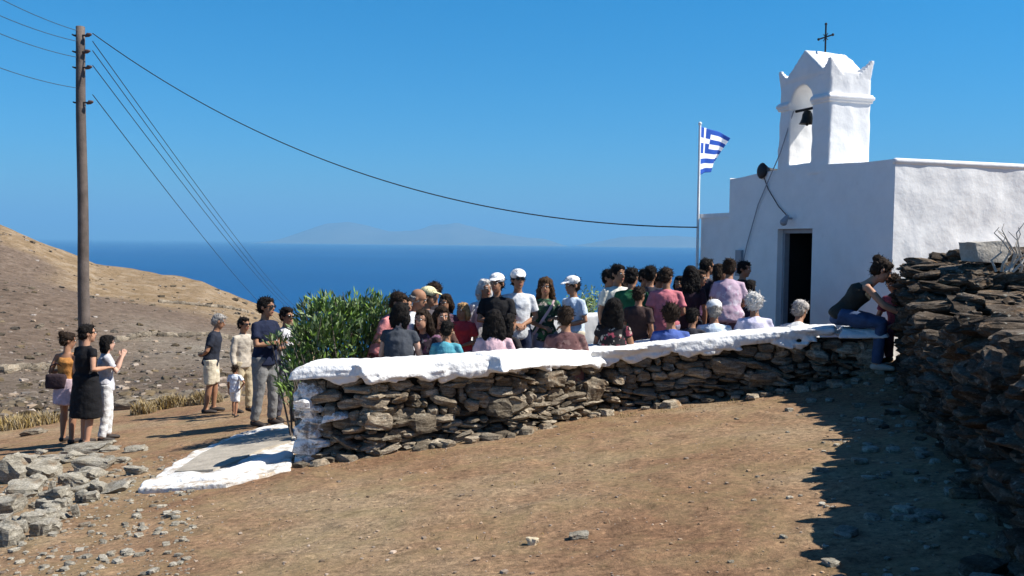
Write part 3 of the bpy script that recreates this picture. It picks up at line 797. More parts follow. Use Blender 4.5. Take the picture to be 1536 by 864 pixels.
# meter box on the front left
mx = MB(); slab(mx, 3.55, 3.72, -.05, .02, -.55, -.1); cb(mx, 'meter_box', M_frame)
# ------------------------------------------------------------------ flag
fp = Vector((*ch(SA-.10, .05), za-.5))
fp0 = P(1047, 330, fp.y); froot = empty('flagpole', (fp0.x, fp0.y, fp0.z-1.2))
tag(froot, 'white flagpole at the left corner of the chapel annex', 'flagpole')
Hf = P(1050, 188, fp0.y).z-froot.location.z
m_ = MB(); m_.tube([(0, 0, 0), (0, 0, Hf)], [.028, .022], 10); m_.build('pole', M_white, froot, True)
m_ = MB(); m_.ell((0, 0, Hf+.03), (.035, .035, .035)); m_.build('finial', M_white, froot, True)
M_blue = new_mat('flag_blue', (.015, .07, .36), .7, .05, 5, 0); M_fw = new_mat('flag_white', (.80, .80, .82), .7, .03, 5, 0)
def flag():
    z1 = P(1052, 190, fp0.y).z; z0 = P(1052, 262, fp0.y).z; hh = z1-z0; Lf = 1.5*hh
    mb = MB(); NU, NV = 81, 54
    loc = Vector((fp0.x+.02, fp0.y, z0))
    for j in range(NV+1):
        v = j/NV
        for i in range(NU+1):
            u = i/NU
            x = u*Lf*(.42+.12*(v-.1)); y = u*Lf*.75
            y += .09*sin(u*9+v*1.5)*u**.5
            x += .035*sin(u*9+v*1.5+1.2)*u**.5 - .16*(1-v)*u*u*.6 + (.10*u*u*v)
            z = v*hh + u*hh*(.20-.16*v) + .03*sin(u*8+2*v)*u - .13*hh*u*u*(v > .0)*v
            mb.v.append((x, y, z))
    S9 = NV/9
    for j in range(NV):
        for i in range(NU):
            st = int((NV-1-j)/S9)             # 0 = top stripe
            blue = st % 2 == 0
            cw = NU*10/27                     # canton is 5 stripes high, 10/27 of the length
            if st < 5 and i < cw:
                blue = True; cy = (NV-1-j+.5)/S9
                if 2 <= cy < 3 or (4*cw/10 <= i+.5 < 6*cw/10): blue = False
            mb.f.append((j*(NU+1)+i, j*(NU+1)+i+1, (j+1)*(NU+1)+i+1, (j+1)*(NU+1)+i)); mb.m.append(0 if blue else 1)
    o = mb.build('flag', [M_blue, M_fw], None, True, loc)
    sf = o.modifiers.new('thickness', 'SOLIDIFY'); sf.thickness = .004
    tag(o, 'blue and white striped Greek flag flying from the pole beside the chapel', 'flag')
flag()
# ------------------------------------------------------------------ utility poles and wires
def pole(X, Y, zb_, ht, r=.12, label='', brackets=True):
    root = empty('utility_pole', (X, Y, zb_)); tag(root, label, 'utility pole', 'wooden poles carrying the wires')
    m_ = MB(); n = 14
    m_.tube([(0.01*sin(i), 0, ht*i/n) for i in range(n+1)], [lerp(r*1.2, r*.82, i/n) for i in range(n+1)], 14, cap=.1); m_.build('shaft', M_wood, root, True)
    if brackets:
        for dzb, dx in ((.22, .22), (.62, .18), (1.0, .22), (1.85, .24)):
            z = ht-dzb; b_ = MB(); b_.tube([(-.14, -.04, z), (dx-.05, -.06, z)], [.02]*2, 6); b_.tube([(-.13, -.12, z), (-.13, .12, z)], [.02]*2, 6); bo_ = b_.build('bracket', M_iron, root)
            i_ = MB(); i_.tube([(dx-.05, -.06, z-.02), (dx, -.06, z+.01), (dx+.06, -.06, z+.02)], [.03, .055, .035], 10); i_.build('insulator', M_insul, bo_, True)
    return root
pb = P(127, 520, 22.0); ptz = P(124, 40, 22.0).z; pzb = farz(pb.x, 22)-.3
pX = pb.x
pole(pX, 22.0, pzb, ptz-pzb, .125, 'tall wooden utility pole behind the three people standing at far left')
def wire(a, b, sag, r, mat, label, n=40):
    a = Vector(a); b = Vector(b); c = (a+b)/2; c.z = min(a.z, b.z)
    root = a
    m_ = MB(); pts = []
    for i in range(n+1):
        t = i/n; p = a.lerp(b, t); p.z -= sag*4*t*(1-t); pts.append(p-a)
    rr = r if isinstance(r, list) else [r, r]
    m_.tube(pts, [lerp(rr[0], rr[1], i/n) for i in range(n+1)], 6, cap=0)
    o = m_.build('wire', mat, None, False, a); tag(o, label, 'wire'); return o
ca = P(139, 50, 22); cbp = P(1046, 341, fp0.y-.1)
def fitwire(a, b, midpx):
    m = P(*midpx[:2], (a.y+b.y)/2)       # sag that passes the measured pixel at mid depth
    t = .5; return (a.lerp(b, t).z-m.z)
o = wire(ca, cbp, 1.15, .013, M_cable, 'thick black cable sagging from the pole top to the chapel')
far_end = P(476, 466, 235)
fx, fy = far_end.x, far_end.y
pole(fx, fy, farz(fx, fy)-.5, far_end.z-farz(fx, fy)+.6, .14, 'distant wooden utility pole behind the green bush', False)
words = ['highest', 'second', 'third', 'lowest']
for k, (sx, sy) in enumerate(((139, 62), (139, 76), (139, 98), (139, 142))):
    a = P(sx, sy, 21.95); b = far_end+Vector((0, 0, .0-k*.45))
    wire(a, b, [3.0, 3.3, 3.3, 5.0][k], [.012, .03], M_wire, '%s thin wire from the pole running down towards the sea' % words[k], 60)
lx = P(-420, -330, 9.0)
for k, (ey, ex) in enumerate(((-30, 46), (-20, 62), (-12, 86), (40, 132))):
    a = P(116, ex, 21.95); b = P(-230, [-150, -105, -72, -10][k], 15)
    wire(a, b, .25, .009, M_wire, '%s thin wire from the pole leading out past the left edge' % words[k], 16)
nb = P(-240, -60, 15)
pole(nb.x-.1, 15.0, plane_z(nb.x, 15)-.4, P(-235, -165, 15).z-plane_z(nb.x, 15)+.4, .125, 'wooden utility pole outside the left edge carrying the wires on', True)
# ------------------------------------------------------------------ path with whitewashed border
def ccw(poly):
    a = sum(p[0]*q[1]-q[0]*p[1] for p, q in zip(poly, poly[1:]+poly[:1])); return poly if a > 0 else poly[::-1]
pr = empty('paved_path', PG(320, 705)); tag(pr, kind='structure'); pl_ = pr.location.copy()
def pgz(lst): return ccw([(PG(*q).x, PG(*q).y) for q in lst])
def smooth_poly(lst, it=2):
    for _ in range(it):
        o_ = []
        for a, b in zip(lst, lst[1:]+lst[:1]):
            a = Vector(a); b = Vector(b); o_ += [tuple(a.lerp(b, .22)), tuple(a.lerp(b, .78))]
        lst = o_
    return lst
outer = smooth_poly([(208, 741), (262, 738), (340, 731), (400, 716), (436, 706), (446, 650), (425, 640), (395, 644), (345, 660), (284, 686), (240, 714)], 0)
inner = smooth_poly([(262, 716), (320, 713), (356, 699), (396, 680), (436, 670), (440, 652), (402, 652), (345, 666), (300, 689)], 0)
pm_ = MB(); pm_.prism(pgz(outer), lambda x, y: plane_z(x, y)-.15, lambda x, y: plane_z(x, y)+.045+.012*noise.noise(Vector((x*4, y*4, 0)))); pbm = remesh(rel(pm_, pl_).mesh('whitewashed_border', white_mat('path_whitewash', .84, base=(.70, .69, .66), bump=.8, bs=20, sc=6, dirt=(.42, .35, .27))), .016, 3, .022, 5); obj('whitewashed_border', pbm, pr)
pm_ = MB(); pm_.prism(pgz(inner), lambda x, y: plane_z(x, y)-.12, lambda x, y: plane_z(x, y)+.060); rel(pm_, pl_).build('paving', M_slate, pr)
# raised kerb of the near border
kb = MB(); kp = [PG(*q)+Vector((0, 0, .045)) for q in ((216, 737), (262, 731), (320, 726), (362, 712), (400, 698), (432, 690))]
kb.tube(kp, [(.10, .05)]*6, 10, ref=None, cap=.6)
obj('kerb', remesh(rel(kb, pl_).mesh('kerb', M_cap), .015, 2, .01, 12), pr)
# ------------------------------------------------------------------ far parapet and bench on the terrace
def low_wall(name, a, b, th_, z0f, zt_a, zt_b, label, cat, mat=M_white, vox=.03):
    a = Vector(a); b = Vector(b); d = (b-a); L_ = d.length; d.normalize(); nn = Vector((-d.y, d.x)); mb = MB(); n = max(2, int(L_/.3))
    for i in range(n):
        p0 = a+d*L_*i/n; p1 = a+d*(L_*(i+1)/n+.02); z0 = z0f(p0.x, p0.y)-.15; t0 = lerp(zt_a, zt_b, i/n); t1 = lerp(zt_a, zt_b, (i+1)/n)
        q = [p0, p1, p1+nn*th_, p0+nn*th_]
        vs = [(v.x, v.y, z0) for v in q]+[(q[0].x, q[0].y, t0), (q[1].x, q[1].y, t1), (q[2].x, q[2].y, t1), (q[3].x, q[3].y, t0)]
        mb.add(vs, [(3,2,1,0),(0,1,5,4),(1,2,6,5),(2,3,7,6),(3,0,4,7),(4,5,6,7)])
    loc = Vector((a.x, a.y, z0f(a.x, a.y)))
    me = remesh(rel(mb, loc).mesh(name, mat), vox, 3, .012, 5)
    o = obj(name, me, None, loc); tag(o, label, cat); return o
a = P(640, 478, 14.6); b = P(925, 470, 15.6)
low_wall('parapet', (a.x, a.y), (b.x, b.y), .35, plane_z, a.z, b.z, 'low white parapet at the sea side of the terrace behind the standing people', 'parapet')
a = P(688, 494, 12.9); b = P(722, 492, 12.9)
low_wall('masonry_block', (a.x, a.y), (b.x, b.y), .4, plane_z, a.z, a.z, 'plain white masonry block beside the blond child in red', 'block')
bs = []
for i in range(1, 12):
    p, d = fat(fL*i/12.3); nn = Vector((-d.y, d.x)); bs.append(p+nn*(TH+.03))
def bench_z(X): return interp([-1.4, 3.4], [-1.56, -1.40], X)
mb = MB()
for p, q in zip(bs, bs[1:]):
    d = (q-p).normalized(); nn = Vector((-d.y, d.x)); z0 = plane_z(p.x, p.y)-.1
    c = [p, q+d*.02, q+d*.02+nn*.42, p+nn*.42]
    mb.add([(v.x, v.y, z0) for v in c]+[(v.x, v.y, bench_z(v.x)) for v in c], [(3,2,1,0),(0,1,5,4),(1,2,6,5),(2,3,7,6),(3,0,4,7),(4,5,6,7)])
bl = Vector((bs[0].x, bs[0].y, plane_z(bs[0].x, bs[0].y)))
bn = obj('masonry_bench', remesh(rel(mb, bl).mesh('masonry_bench', M_white), .03, 3), None, bl); tag(bn, 'long white masonry bench built along the inside of the low wall', 'bench')
# ------------------------------------------------------------------ people
_mats = {}
def floral(c, a, b_):
    m = new_mat('floral_cloth', c, .9, .1, 9, .3, 28); n = m.node_tree.nodes; l = m.node_tree.links
    tc = [x for x in n if x.type == 'TEX_COORD'][0]; old = n['Principled BSDF'].inputs['Base Color'].links[0].from_socket
    for col, sc, lo in ((a, 11, .60), (b_, 17, .66)):
        q = n.new('ShaderNodeTexNoise'); q.inputs['Scale'].default_value = sc; q.inputs['Detail'].default_value = 2; l.new(tc.outputs['Object'], q.inputs['Vector'])
        r = n.new('ShaderNodeValToRGB'); r.color_ramp.elements[0].position = lo-.04; r.color_ramp.elements[1].position = lo; l.new(q.outputs[0], r.inputs[0])
        x = n.new('ShaderNodeMix'); x.data_type = 'RGBA'; x.inputs[7].default_value = (*col, 1); l.new(r.outputs[0], x.inputs[0]); l.new(old, x.inputs[6]); old = x.outputs[2]
    l.new(old, n['Principled BSDF'].inputs['Base Color']); return m
def cloth(c, name='cloth'):
    k = tuple(c)
    if k == (.020, .018, .021) and k not in _mats: _mats[k] = floral(c, (.35, .07, .10), (.45, .42, .36))
    if k == (.03, .06, .04) and k not in _mats: _mats[k] = floral(c, (.05, .16, .07), (.40, .34, .30))
    pat = {(.13, .065, .065): ((.20, .12, .11), (.07, .03, .03)), (.12, .07, .10): ((.25, .17, .22), (.05, .03, .05)), (.09, .05, .04): ((.22, .15, .10), (.03, .02, .02)),
           (.46, .34, .42): ((.55, .48, .55), (.36, .22, .32)), (.05, .035, .045): ((.20, .10, .16), (.30, .28, .26)), (.20, .04, .05): ((.30, .16, .15), (.08, .02, .02))}
    if k in pat and k not in _mats: _mats[k] = floral(c, *pat[k])
    if k not in _mats: _mats[k] = new_mat(name, c, .9, .30, 7, .55, 22)
    return _mats[k]
SKINS = [new_mat('tanned_skin', (.46, .25, .16), .6, .08, 12, .05), new_mat('dark_tan_skin', (.33, .17, .10), .6, .08, 12, .05), new_mat('pale_skin', (.56, .34, .25), .6, .08, 12, .05)]
M_eyew = new_mat('eye_white', (.7, .68, .65), .3, .02, 3, 0); M_pup = new_mat('pupil', (.02, .015, .01), .2, .02, 3, 0)
M_lip = new_mat('lips', (.30, .09, .07), .5, .05, 3, 0); M_brow = new_mat('brow_hair', (.03, .02, .015), .9, .05, 3, 0)
M_lens = new_mat('sunglass_lens', (.01, .01, .012), .15, .02, 3, 0, spec=.6)
M_shoe = new_mat('dark_shoe', (.04, .032, .028), .6, .2, 9, .1); M_shoew = new_mat('pale_shoe', (.5, .47, .42), .7, .2, 9, .1)
HAIRC = dict(black=(.012, .010, .009), dark=(.028, .018, .012), brown=(.07, .04, .022), grey=(.30, .28, .26), white=(.62, .60, .57), blond=(.42, .26, .12))
_hm = {}
def hairm(c):
    if c not in _hm: _hm[c] = new_mat(c+'_hair', HAIRC[c], .75, .35, 30, .8, 60, spec=.12)
    return _hm[c]
def V(*a): return Vector(a)
ARMS = {'down': lambda s: (V(s*.05, .02, -.28), V(s*.0, -.06, -.24)),
        'crossed': lambda s: (V(s*.05, -.07, -.25), V(-s*.21, -.15, .03)),
        'clasp': lambda s: (V(s*.07, .02, -.26), V(-s*.19, -.20, -.07)),
        'back': lambda s: (V(s*.08, .10, -.25), V(-s*.18, .09, -.08)),
        'face': lambda s: (V(s*.02, -.14, -.22), V(-s*.10, -.10, .23)),
        'lap': lambda s: (V(s*.07, -.06, -.26), V(-s*.07, -.22, -.08)),
        'bent': lambda s: (V(s*.08, .06, -.25), V(-s*.04, -.22, .0)),
        'hip': lambda s: (V(s*.20, .08, -.20), V(-s*.14, -.05, -.17)),
        'reach': lambda s: (V(s*.04, -.18, -.20), V(-s*.05, -.22, -.10))}
def person(X, Y, zf, H, yaw, label, group=None, pose='stand', seat=.45, lean=0, arms=('down', 'down'), hyaw=0, hpitch=0, girth=1.0,
           top='tshirt', topc=(.5, .5, .5), bottom='trousers', botc=(.05, .06, .1), hair='short', hairc='dark', skin=0, hat=None, hatc=(.8, .8, .8),
           glasses=False, shoes=0, stagger=.05, fem=False, two=None, hem=None, strap=None, face=True):
    rg = random.Random(hash(label) & 0xffff if False else sum(ord(ch_)*(i+3) for i, ch_ in enumerate(label)))
    k = H/1.72; sk = SKINS[skin]
    root = empty('person', (X, Y, zf), R(yaw)); tag(root, label, 'person', group)
    seat = seat/k
    hz = .93 if pose == 'stand' else seat+.10
    bend = R(lean); Mt = Matrix.Rotation(bend, 3, 'X')      # leaning towards -Y
    hc = V(0, .0, hz)
    def T(x, y, z):                                          # torso frame
        cur = z*z*.12 if pose == 'sit' or lean > 12 else 0
        return hc+Mt@V(x, y-cur, z)
    g = girth; sw = .178 if fem else .19
    hips, knees, ank = [], [], []
    for s in (-1, 1):
        hip = hc+V(s*.09, 0, -.02)
        if pose == 'stand':
            st = stagger*s
            kn = V(s*.10, -st*.6-.02, .49); an_ = V(s*.11, -st+.03, .09)
        else:
            kn = hip+V(s*.07, -.43, -.0); kn.z = min(kn.z, .52); an_ = V(s*.14, kn.y+.04, .09)
            if kn.z < .3: an_.y -= .25
        hips.append(hip); knees.append(kn); ank.append(an_)
    sh = [T(s*(sw-.012), .0, .425) for s in (-1, 1)]
    elb, wri = [], []
    for i, s in enumerate((-1, 1)):
        e, w_ = ARMS[arms[i]](s)
        elb.append(sh[i]+e); wri.append(sh[i]+e+w_)
    neck0 = T(0, .0, .47); neck1 = T(0, -.012, .575)
    hcen = neck1+Matrix.Rotation(bend*.4, 3, 'X')@V(0, -.018, .088)
    Mh = Matrix.Rotation(R(hyaw), 3, 'Z')@Matrix.Rotation(R(hpitch)+bend*.35, 3, 'X')
    HS = 1.09; Mh = Mh@Matrix.Scale(HS, 3)
    def Hd(x, y, z): return hcen+Mh@V(x, y, z)
    # ---- body, one continuous skin
    m = MB()
    prof = [(-.06, .14, .10), (.02, .16*g, .112*g), (.12, .138*g, .10*g), (.24, .145*g, .105*g), (.35, .165, .115), (.42, .150, .098), (.465, .105, .078), (.50, .065, .06)]
    if fem: prof = [(-.06, .145, .10), (.02, .165*g, .112*g), (.13, .118*g, .09*g), (.24, .13*g, .10*g), (.34, .150, .12), (.41, .138, .09), (.455, .095, .070), (.49, .06, .055)]
    m.tube([T(0, 0, a) for a, _, _ in prof], [(b*.92, c*.90) for _, b, c in prof], 16, ref=(1, 0, 0), cap=.5)
    m.tube([neck0, neck1, hcen+V(0, .01, 0)], [.058, .052, .05], 12)
    m.ell(Hd(0, .008, .032), (.076, .094, .084), Mh, 16, 12); m.ell(Hd(0, -.028, -.035), (.058, .066, .082), Mh, 14, 10)
    m.ell(Hd(0, -.060, -.092), (.028, .026, .024), Mh, 10, 8)
    m.tube([Hd(0, -.088, .015), Hd(0, -.104, -.022)], [.009, .015], 8)
    m.ell(Hd(0, -.078, .028), (.052, .016, .010), Mh)
    for s in (-1, 1): m.ell(Hd(s*.077, .012, -.008), (.010, .020, .030), Mh, 8, 6)
    for i, s in enumerate((-1, 1)):
        m.tube([T(s*(sw-.10), 0, .44), sh[i], sh[i].lerp(elb[i], .5), elb[i], elb[i].lerp(wri[i], .35), wri[i]], [.036, .041*g**.3, .042, .037, .038, .026], 10)
        m.tube([hips[i]+V(0, 0, .03), hips[i].lerp(knees[i], .5), knees[i], knees[i].lerp(ank[i], .35), ank[i]], [.088*g, .074*g, .054, .056, .036], 12)
        d = (wri[i]-elb[i]).normalized(); palm = wri[i]+d*.085
        m.tube([wri[i]-d*.01, wri[i]+d*.045, palm], [(.026, .020), (.040, .016), (.040, .015)], 10, ref=(0, 1, 0) if abs(d.y) < .7 else (1, 0, 0), cap=.6)
        m.tube([ank[i]+V(0, .02, -.02), ank[i]+V(0, -.07, -.05), ank[i]+V(0, -.15, -.062)], [.036, .036, .026], 8)
    bm_ = remesh(m.mesh('body', sk), .0125, 3)
    ex = MB()
    for i, s in enumerate((-1, 1)):
        d = (wri[i]-elb[i]).normalized(); rf = V(0, 1, 0) if abs(d.y) < .7 else V(1, 0, 0)
        sd = (rf-d*rf.dot(d)).normalized(); ot = d.cross(sd)
        if ot.dot(V(-s, -.3, -.2)) < 0: ot = -ot
        palm = wri[i]+d*.078
        for q, L_ in enumerate((.060, .074, .080, .068)):
            b0 = palm+sd*(-.030+.020*q); 
            ex.tube([b0, b0+d*L_*.55+ot*.006, b0+d*L_*.85+ot*.030], [.0095, .0088, .0075], 6)
        b0 = wri[i]+d*.02+sd*.030; ex.tube([b0, b0+sd*.028+d*.025, b0+sd*.034+d*.058+ot*.014], [.012, .011, .009], 6)
    nf = len(ex.f)
    for s in (-1, 1):
        ex.ell(Hd(s*.029, -.0855, .010), (.0145, .009, .0085), Mh, 10, 6, 1); ex.ell(Hd(s*.029, -.0925, .010), (.0065, .004, .0065), Mh, 8, 6, 2)
        ex.ell(Hd(s*.030, -.0915, .030), (.018, .005, .0045), Mh, 8, 6, 4)
    ex.ell(Hd(0, -.0895, -.056), (.023, .007, .0075), Mh, 10, 6, 3)
    bmm = bmesh.new(); bmm.from_mesh(bm_); base = len(bm_.vertices)
    t2 = ex.mesh('x', [sk, M_eyew, M_pup, M_lip, M_brow]); t2.polygons.foreach_set('use_smooth', [True]*len(t2.polygons)); bmm.from_mesh(t2)
    bm_.materials.clear()
    for q in (sk, M_eyew, M_pup, M_lip, M_brow if hairc not in ('white', 'grey') else hairm(hairc)): bm_.materials.append(q)
    bmm.to_mesh(bm_); bmm.free(); bpy.data.meshes.remove(t2)
    bm_.transform(Matrix.Scale(k, 4)); obj('body', bm_, root)
    def part(name, mb, mat, vox=.0135, namp=.011, ns=12, sm=2, parent=root):
        me = remesh(mb.mesh(name, mat), vox, sm, namp, ns); me.transform(Matrix.Scale(k, 4)); return obj(name, me, parent)
    # ---- top
    c = cloth(topc)
    m = MB(); e = .016
    lo = -.10 if bottom != 'none' else -.06
    pr2 = [(lo, .165*g+e*.6, .120*g+e*.6)]+[(a, b+e, c_+e) for a, b, c_ in prof[1:5]]+[(.425, prof[5][1]+.010, prof[5][2]+.012), (.462, prof[6][1]+.008, prof[6][2]+.008), (.487, .078, .07)]
    if pose == 'sit': pr2[0] = (-.05, .175*g, .13*g)
    if top == 'tank': pr2 = [q for q in pr2 if q[0] < .38]+[(.40, .12, .10)]
    m.tube([T(0, 0, a) for a, _, _ in pr2], [(b, c_) for _, b, c_ in pr2], 18, ref=(1, 0, 0), cap=.25)
    for i, s in enumerate((-1, 1)):
        if top == 'tank':
            m.tube([T(s*.07, -.07, .38), T(s*.085, -.02, .475), T(s*.07, .07, .38)], [.022, .018, .022], 8); continue
        a = sh[i]; b = elb[i]; w_ = wri[i]
        if top == 'long': m.tube([T(s*(sw-.10), 0, .44), a, a.lerp(b, .5), b, b.lerp(w_, .5), b.lerp(w_, .97)], [.050, .057, .056, .050, .046, .040], 12, cap=.3)
        elif top == 'cap_sleeve': m.tube([T(s*(sw-.10), 0, .44), a, a.lerp(b, .3)], [.048, .056, .058], 12, cap=.3)
        else: m.tube([T(s*(sw-.10), 0, .44), a, a.lerp(b, .35), a.lerp(b, .66)], [.048, .057, .060, .063], 12, cap=.2)
    dress = bottom == 'dress'
    if dress or bottom == 'skirt':
        hh = hem if hem else .52
        sm_ = MB()
        n = 7; tgt = m if dress else sm_
        z0 = hz+.08; rows = []; 
        for j in range(n):
            f = j/(n-1); z = lerp(z0, hh, f)
            y_ = 0
            rows.append((V(0, hc.y+.0+f*(.01), z), ((.150*g+e)*(1+.0*f)+.055*sin(pi*min(1, f*1.2)*.5), .115*g+e+.05*f)))
        if pose == 'stand':
            tgt.tube([r[0] for r in rows], [r[1] for r in rows], 24, ref=(1, 0, 0), cap=.1)
        else:
            for i, s in enumerate((-1, 1)): tgt.tube([hips[i]+V(0, .0, 0), hips[i].lerp(knees[i], .95)+V(0, 0, 0)], [.13, .10], 12)
            tgt.tube([hc+V(0, -.05, -.03), hc+V(0, -.38, -.03)], [(.17, .09), (.17, .08)], 12, ref=(1, 0, 0), cap=.2)
        if not dress: part('skirt', sm_, cloth(botc), namp=.010, ns=9)
    if two:      # front panel / collar in a second colour
        pass
    tn = {'tshirt': 'shirt', 'long': 'shirt', 'tank': 'tank_top', 'cap_sleeve': 'blouse'}[top]
    part('dress' if dress else tn, m, c, namp=.010, ns=13)
    # ---- bottom
    if bottom in ('trousers', 'shorts', 'capri'):
        m = MB(); m.tube([T(0, 0, .05), T(0, 0, .0), hc+V(0, 0, -.07)], [(.145*g, .104*g), (.166*g, .120*g), (.165*g, .12*g)], 16, ref=(1, 0, 0), cap=.4)
        for i, s in enumerate((-1, 1)):
            if bottom == 'trousers': m.tube([hips[i]+V(0, 0, .02), hips[i].lerp(knees[i], .5), knees[i], knees[i].lerp(ank[i], .5), ank[i]+V(0, 0, .0)], [.104*g, .092*g, .075, .068, .062], 12, cap=.3)
            elif bottom == 'capri': m.tube([hips[i]+V(0, 0, .02), hips[i].lerp(knees[i], .5), knees[i], knees[i].lerp(ank[i], .55)], [.102*g, .088*g, .068, .062], 12, cap=.2)
            else: m.tube([hips[i]+V(0, 0, .02), hips[i].lerp(knees[i], .5), hips[i].lerp(knees[i], .95)], [.106*g, .098*g, .092], 12, cap=.2)
        part({'trousers': 'trousers', 'capri': 'trousers', 'shorts': 'shorts'}[bottom], m, cloth(botc))
    for i, s in enumerate((-1, 1)):
        m = MB(); a = ank[i]
        m.tube([a+V(0, .035, -.045), a+V(0, -.03, -.048), a+V(0, -.11, -.056), a+V(0, -.17, -.062)], [(.038, .042), (.042, .044), (.046, .034), (.040, .026)], 10, ref=(1, 0, 0))
        me = m.mesh('shoe', M_shoew if shoes else M_shoe); me.polygons.foreach_set('use_smooth', [True]*len(me.polygons)); me.transform(Matrix.Scale(k, 4)); obj('shoe', me, root)
    # ---- hair
    if hair != 'none':
        m = MB()
        if hair == 'bald': m.ell(Hd(0, .03, -.008), (.083, .080, .052), Mh, 16, 10)
        else:
            m.ell(Hd(0, .018, .042), (.086, .098, .086), Mh, 18, 12); m.ell(Hd(0, .050, -.01), (.078, .066, .075), Mh, 14, 10)
            m.ell(Hd(0, -.040, .085), (.062, .045, .032), Mh, 12, 8)
        if hair in ('long', 'curly_long'):
            for s in (-1, 0, 1):
                m.tube([Hd(s*.055, .035, .03), Hd(s*.078, .050, -.08), Hd(s*.085, .065, -.17), Hd(s*.07, .07, -.26)], [.05, .055, .05, .03], 10)
            m.tube([Hd(0, .05, 0), Hd(0, .075, -.12), Hd(0, .08, -.25)], [(.08, .045), (.09, .04), (.07, .03)], 12, ref=Mh@V(1, 0, 0))
        if hair == 'bob':
            for s in (-1, 0, 1): m.tube([Hd(s*.055, .03, .03), Hd(s*.08, .035, -.07), Hd(s*.068, .045, -.125)], [.05, .05, .035], 10)
        if hair == 'bun': m.ell(Hd(0, .10, .085), (.05, .048, .045), Mh, 12, 8)
        if hair == 'pony': m.tube([Hd(0, .10, .04), Hd(0, .15, .01), Hd(0, .15, -.12), Hd(0, .14, -.2)], [.03, .035, .03, .012], 8)
        curly = hair in ('curly', 'curly_long')
        if curly: m.ell(Hd(0, .02, .04), (.098, .105, .094), Mh, 18, 12)
        ho = part('hair', m, hairm(hairc), .011, .018 if curly else .012, 34 if curly else 24, 1)
        hb2 = bmesh.new(); hb2.from_mesh(ho.data); hb2.verts.ensure_lookup_table(); vl_ = list(hb2.verts)
        if hair not in ('bald',):
            for _ in range(520 if curly or 'long' in hair else 300):
                v_ = rg.choice(vl_); n_ = v_.normal.copy(); c0_ = v_.co.copy()
                dn_ = (V(0, 0, -1)-n_*n_.z*-1).normalized() if hair in ('long', 'bob', 'curly_long', 'pony') else V(rg.gauss(0, 1), rg.gauss(0, 1), rg.gauss(-.3, 1)).normalized()
                L_ = rg.uniform(.018, .045)*(1.2 if curly else 1); e_ = c0_+dn_*L_+n_*rg.uniform(.003, .014); m_ = c0_+dn_*L_*.5+n_*.008
                sd_ = n_.cross(dn_); 
                if sd_.length < .05: continue
                sd_ = sd_.normalized()*.0035; a_ = [hb2.verts.new(q) for q in (c0_-sd_, c0_+sd_, m_+sd_, m_-sd_, e_)]
                hb2.faces.new(a_[:4]); hb2.faces.new((a_[3], a_[2], a_[4]))
        hb2.to_mesh(ho.data); hb2.free()
    if hat:
        m = MB(); 
        m.ell(Hd(0, .006, .062), (.094, .108, .074), Mh, 20, 14)
        m.tube([Hd(0, -.07, .055), Hd(0, -.12, .050), Hd(0, -.165, .034)] if hat == 'cap' else [Hd(0, -.085, .05), Hd(0, -.10, .048)], [(.078, .010), (.072, .010), (.050, .009)] if hat == 'cap' else [.02, .02], 12, ref=Mh@V(1, 0, 0), cap=.5)
        if hat == 'brim':
            m.tube([Hd(0, .0, .040), Hd(0, 0, .055)], [(.155, .165), (.12, .13)], 20, ref=Mh@V(1, 0, 0), cap=.1)
        part('cap' if hat == 'cap' else 'hat', m, cloth(hatc), .011, .002, 20, 2)
    if glasses:
        m = MB()
        for s in (-1, 1):
            m.ell(Hd(s*.031, -.100, .010), (.027, .007, .020), Mh, 12, 8); m.tube([Hd(s*.058, -.092, .014), Hd(s*.079, .01, .012)], [.004]*2, 6)
        m.tube([Hd(-.01, -.102, .014), Hd(.01, -.102, .014)], [.004]*2, 6)
        me = m.mesh('sunglasses', M_lens); me.transform(Matrix.Scale(k, 4)); obj('sunglasses', me, root)
    if strap:
        m = MB(); m.tube([T(.12, -.03, .47), T(.06, -.135, .36), T(-.06, -.15, .18), T(-.17, -.08, -.02)], [(.022, .006)]*4, 8, ref=(1, 0, .5))
        me = m.mesh('shoulder_strap', cloth(strap)); me.transform(Matrix.Scale(k, 4)); obj('shoulder_strap', me, root)
    return root
def jit(label, kw):
    r = random.Random(label); kw['hyaw'] = kw.get('hyaw', 0)+r.uniform(-16, 16); kw['hpitch'] = kw.get('hpitch', 0)+r.uniform(-4, 9)
def stand(px, yt, D, yaw, label, H=None, zf=None, **kw):
    jit(label, kw)
    p = P(px, yt, D); zf = plane_z(p.x, p.y)+.01 if zf is None else zf
    if H is None: H = p.z-zf
    shrink = 1-cos(R(kw.get('lean', 0)))*1
    H = H/(1-.33*shrink) if not kw.get('keep') else H
    if not .6 < H < 1.95: print('HEIGHT', label, round(H, 2))
    fwd = Vector((sin(R(yaw)), -cos(R(yaw))))*.8*sin(R(kw.get('lean', 0)))*.8
    return person(p.x-fwd.x, p.y-fwd.y, zf, H, yaw, label, **kw)
def sit(px, yt, D, yaw, label, H=1.66, zf=None, seatz=None, **kw):
    jit(label, kw)
    p = P(px, yt, D); zf = plane_z(p.x, p.y)+.01 if zf is None else zf
    seatz = bench_z(p.x) if seatz is None else seatz
    L_ = R(kw.get('lean', 6)); up = .80*cos(L_)*H/1.72+.10*H/1.72+.0
    seat_needed = p.z-up-zf                          # raise or lower so the head is where it is seen
    f = .7*sin(L_); fwd = Vector((sin(R(yaw)), -cos(R(yaw))))*f
    if abs(seat_needed-(seatz-zf)) > .09: print('SEAT', label[:40], round(seat_needed, 2), 'bench', round(seatz-zf, 2))
    return person(p.x-fwd.x, p.y-fwd.y, zf, H, yaw, label, pose='sit', seat=max(.1, seat_needed), **kw)
WHT = (.72, .72, .74)
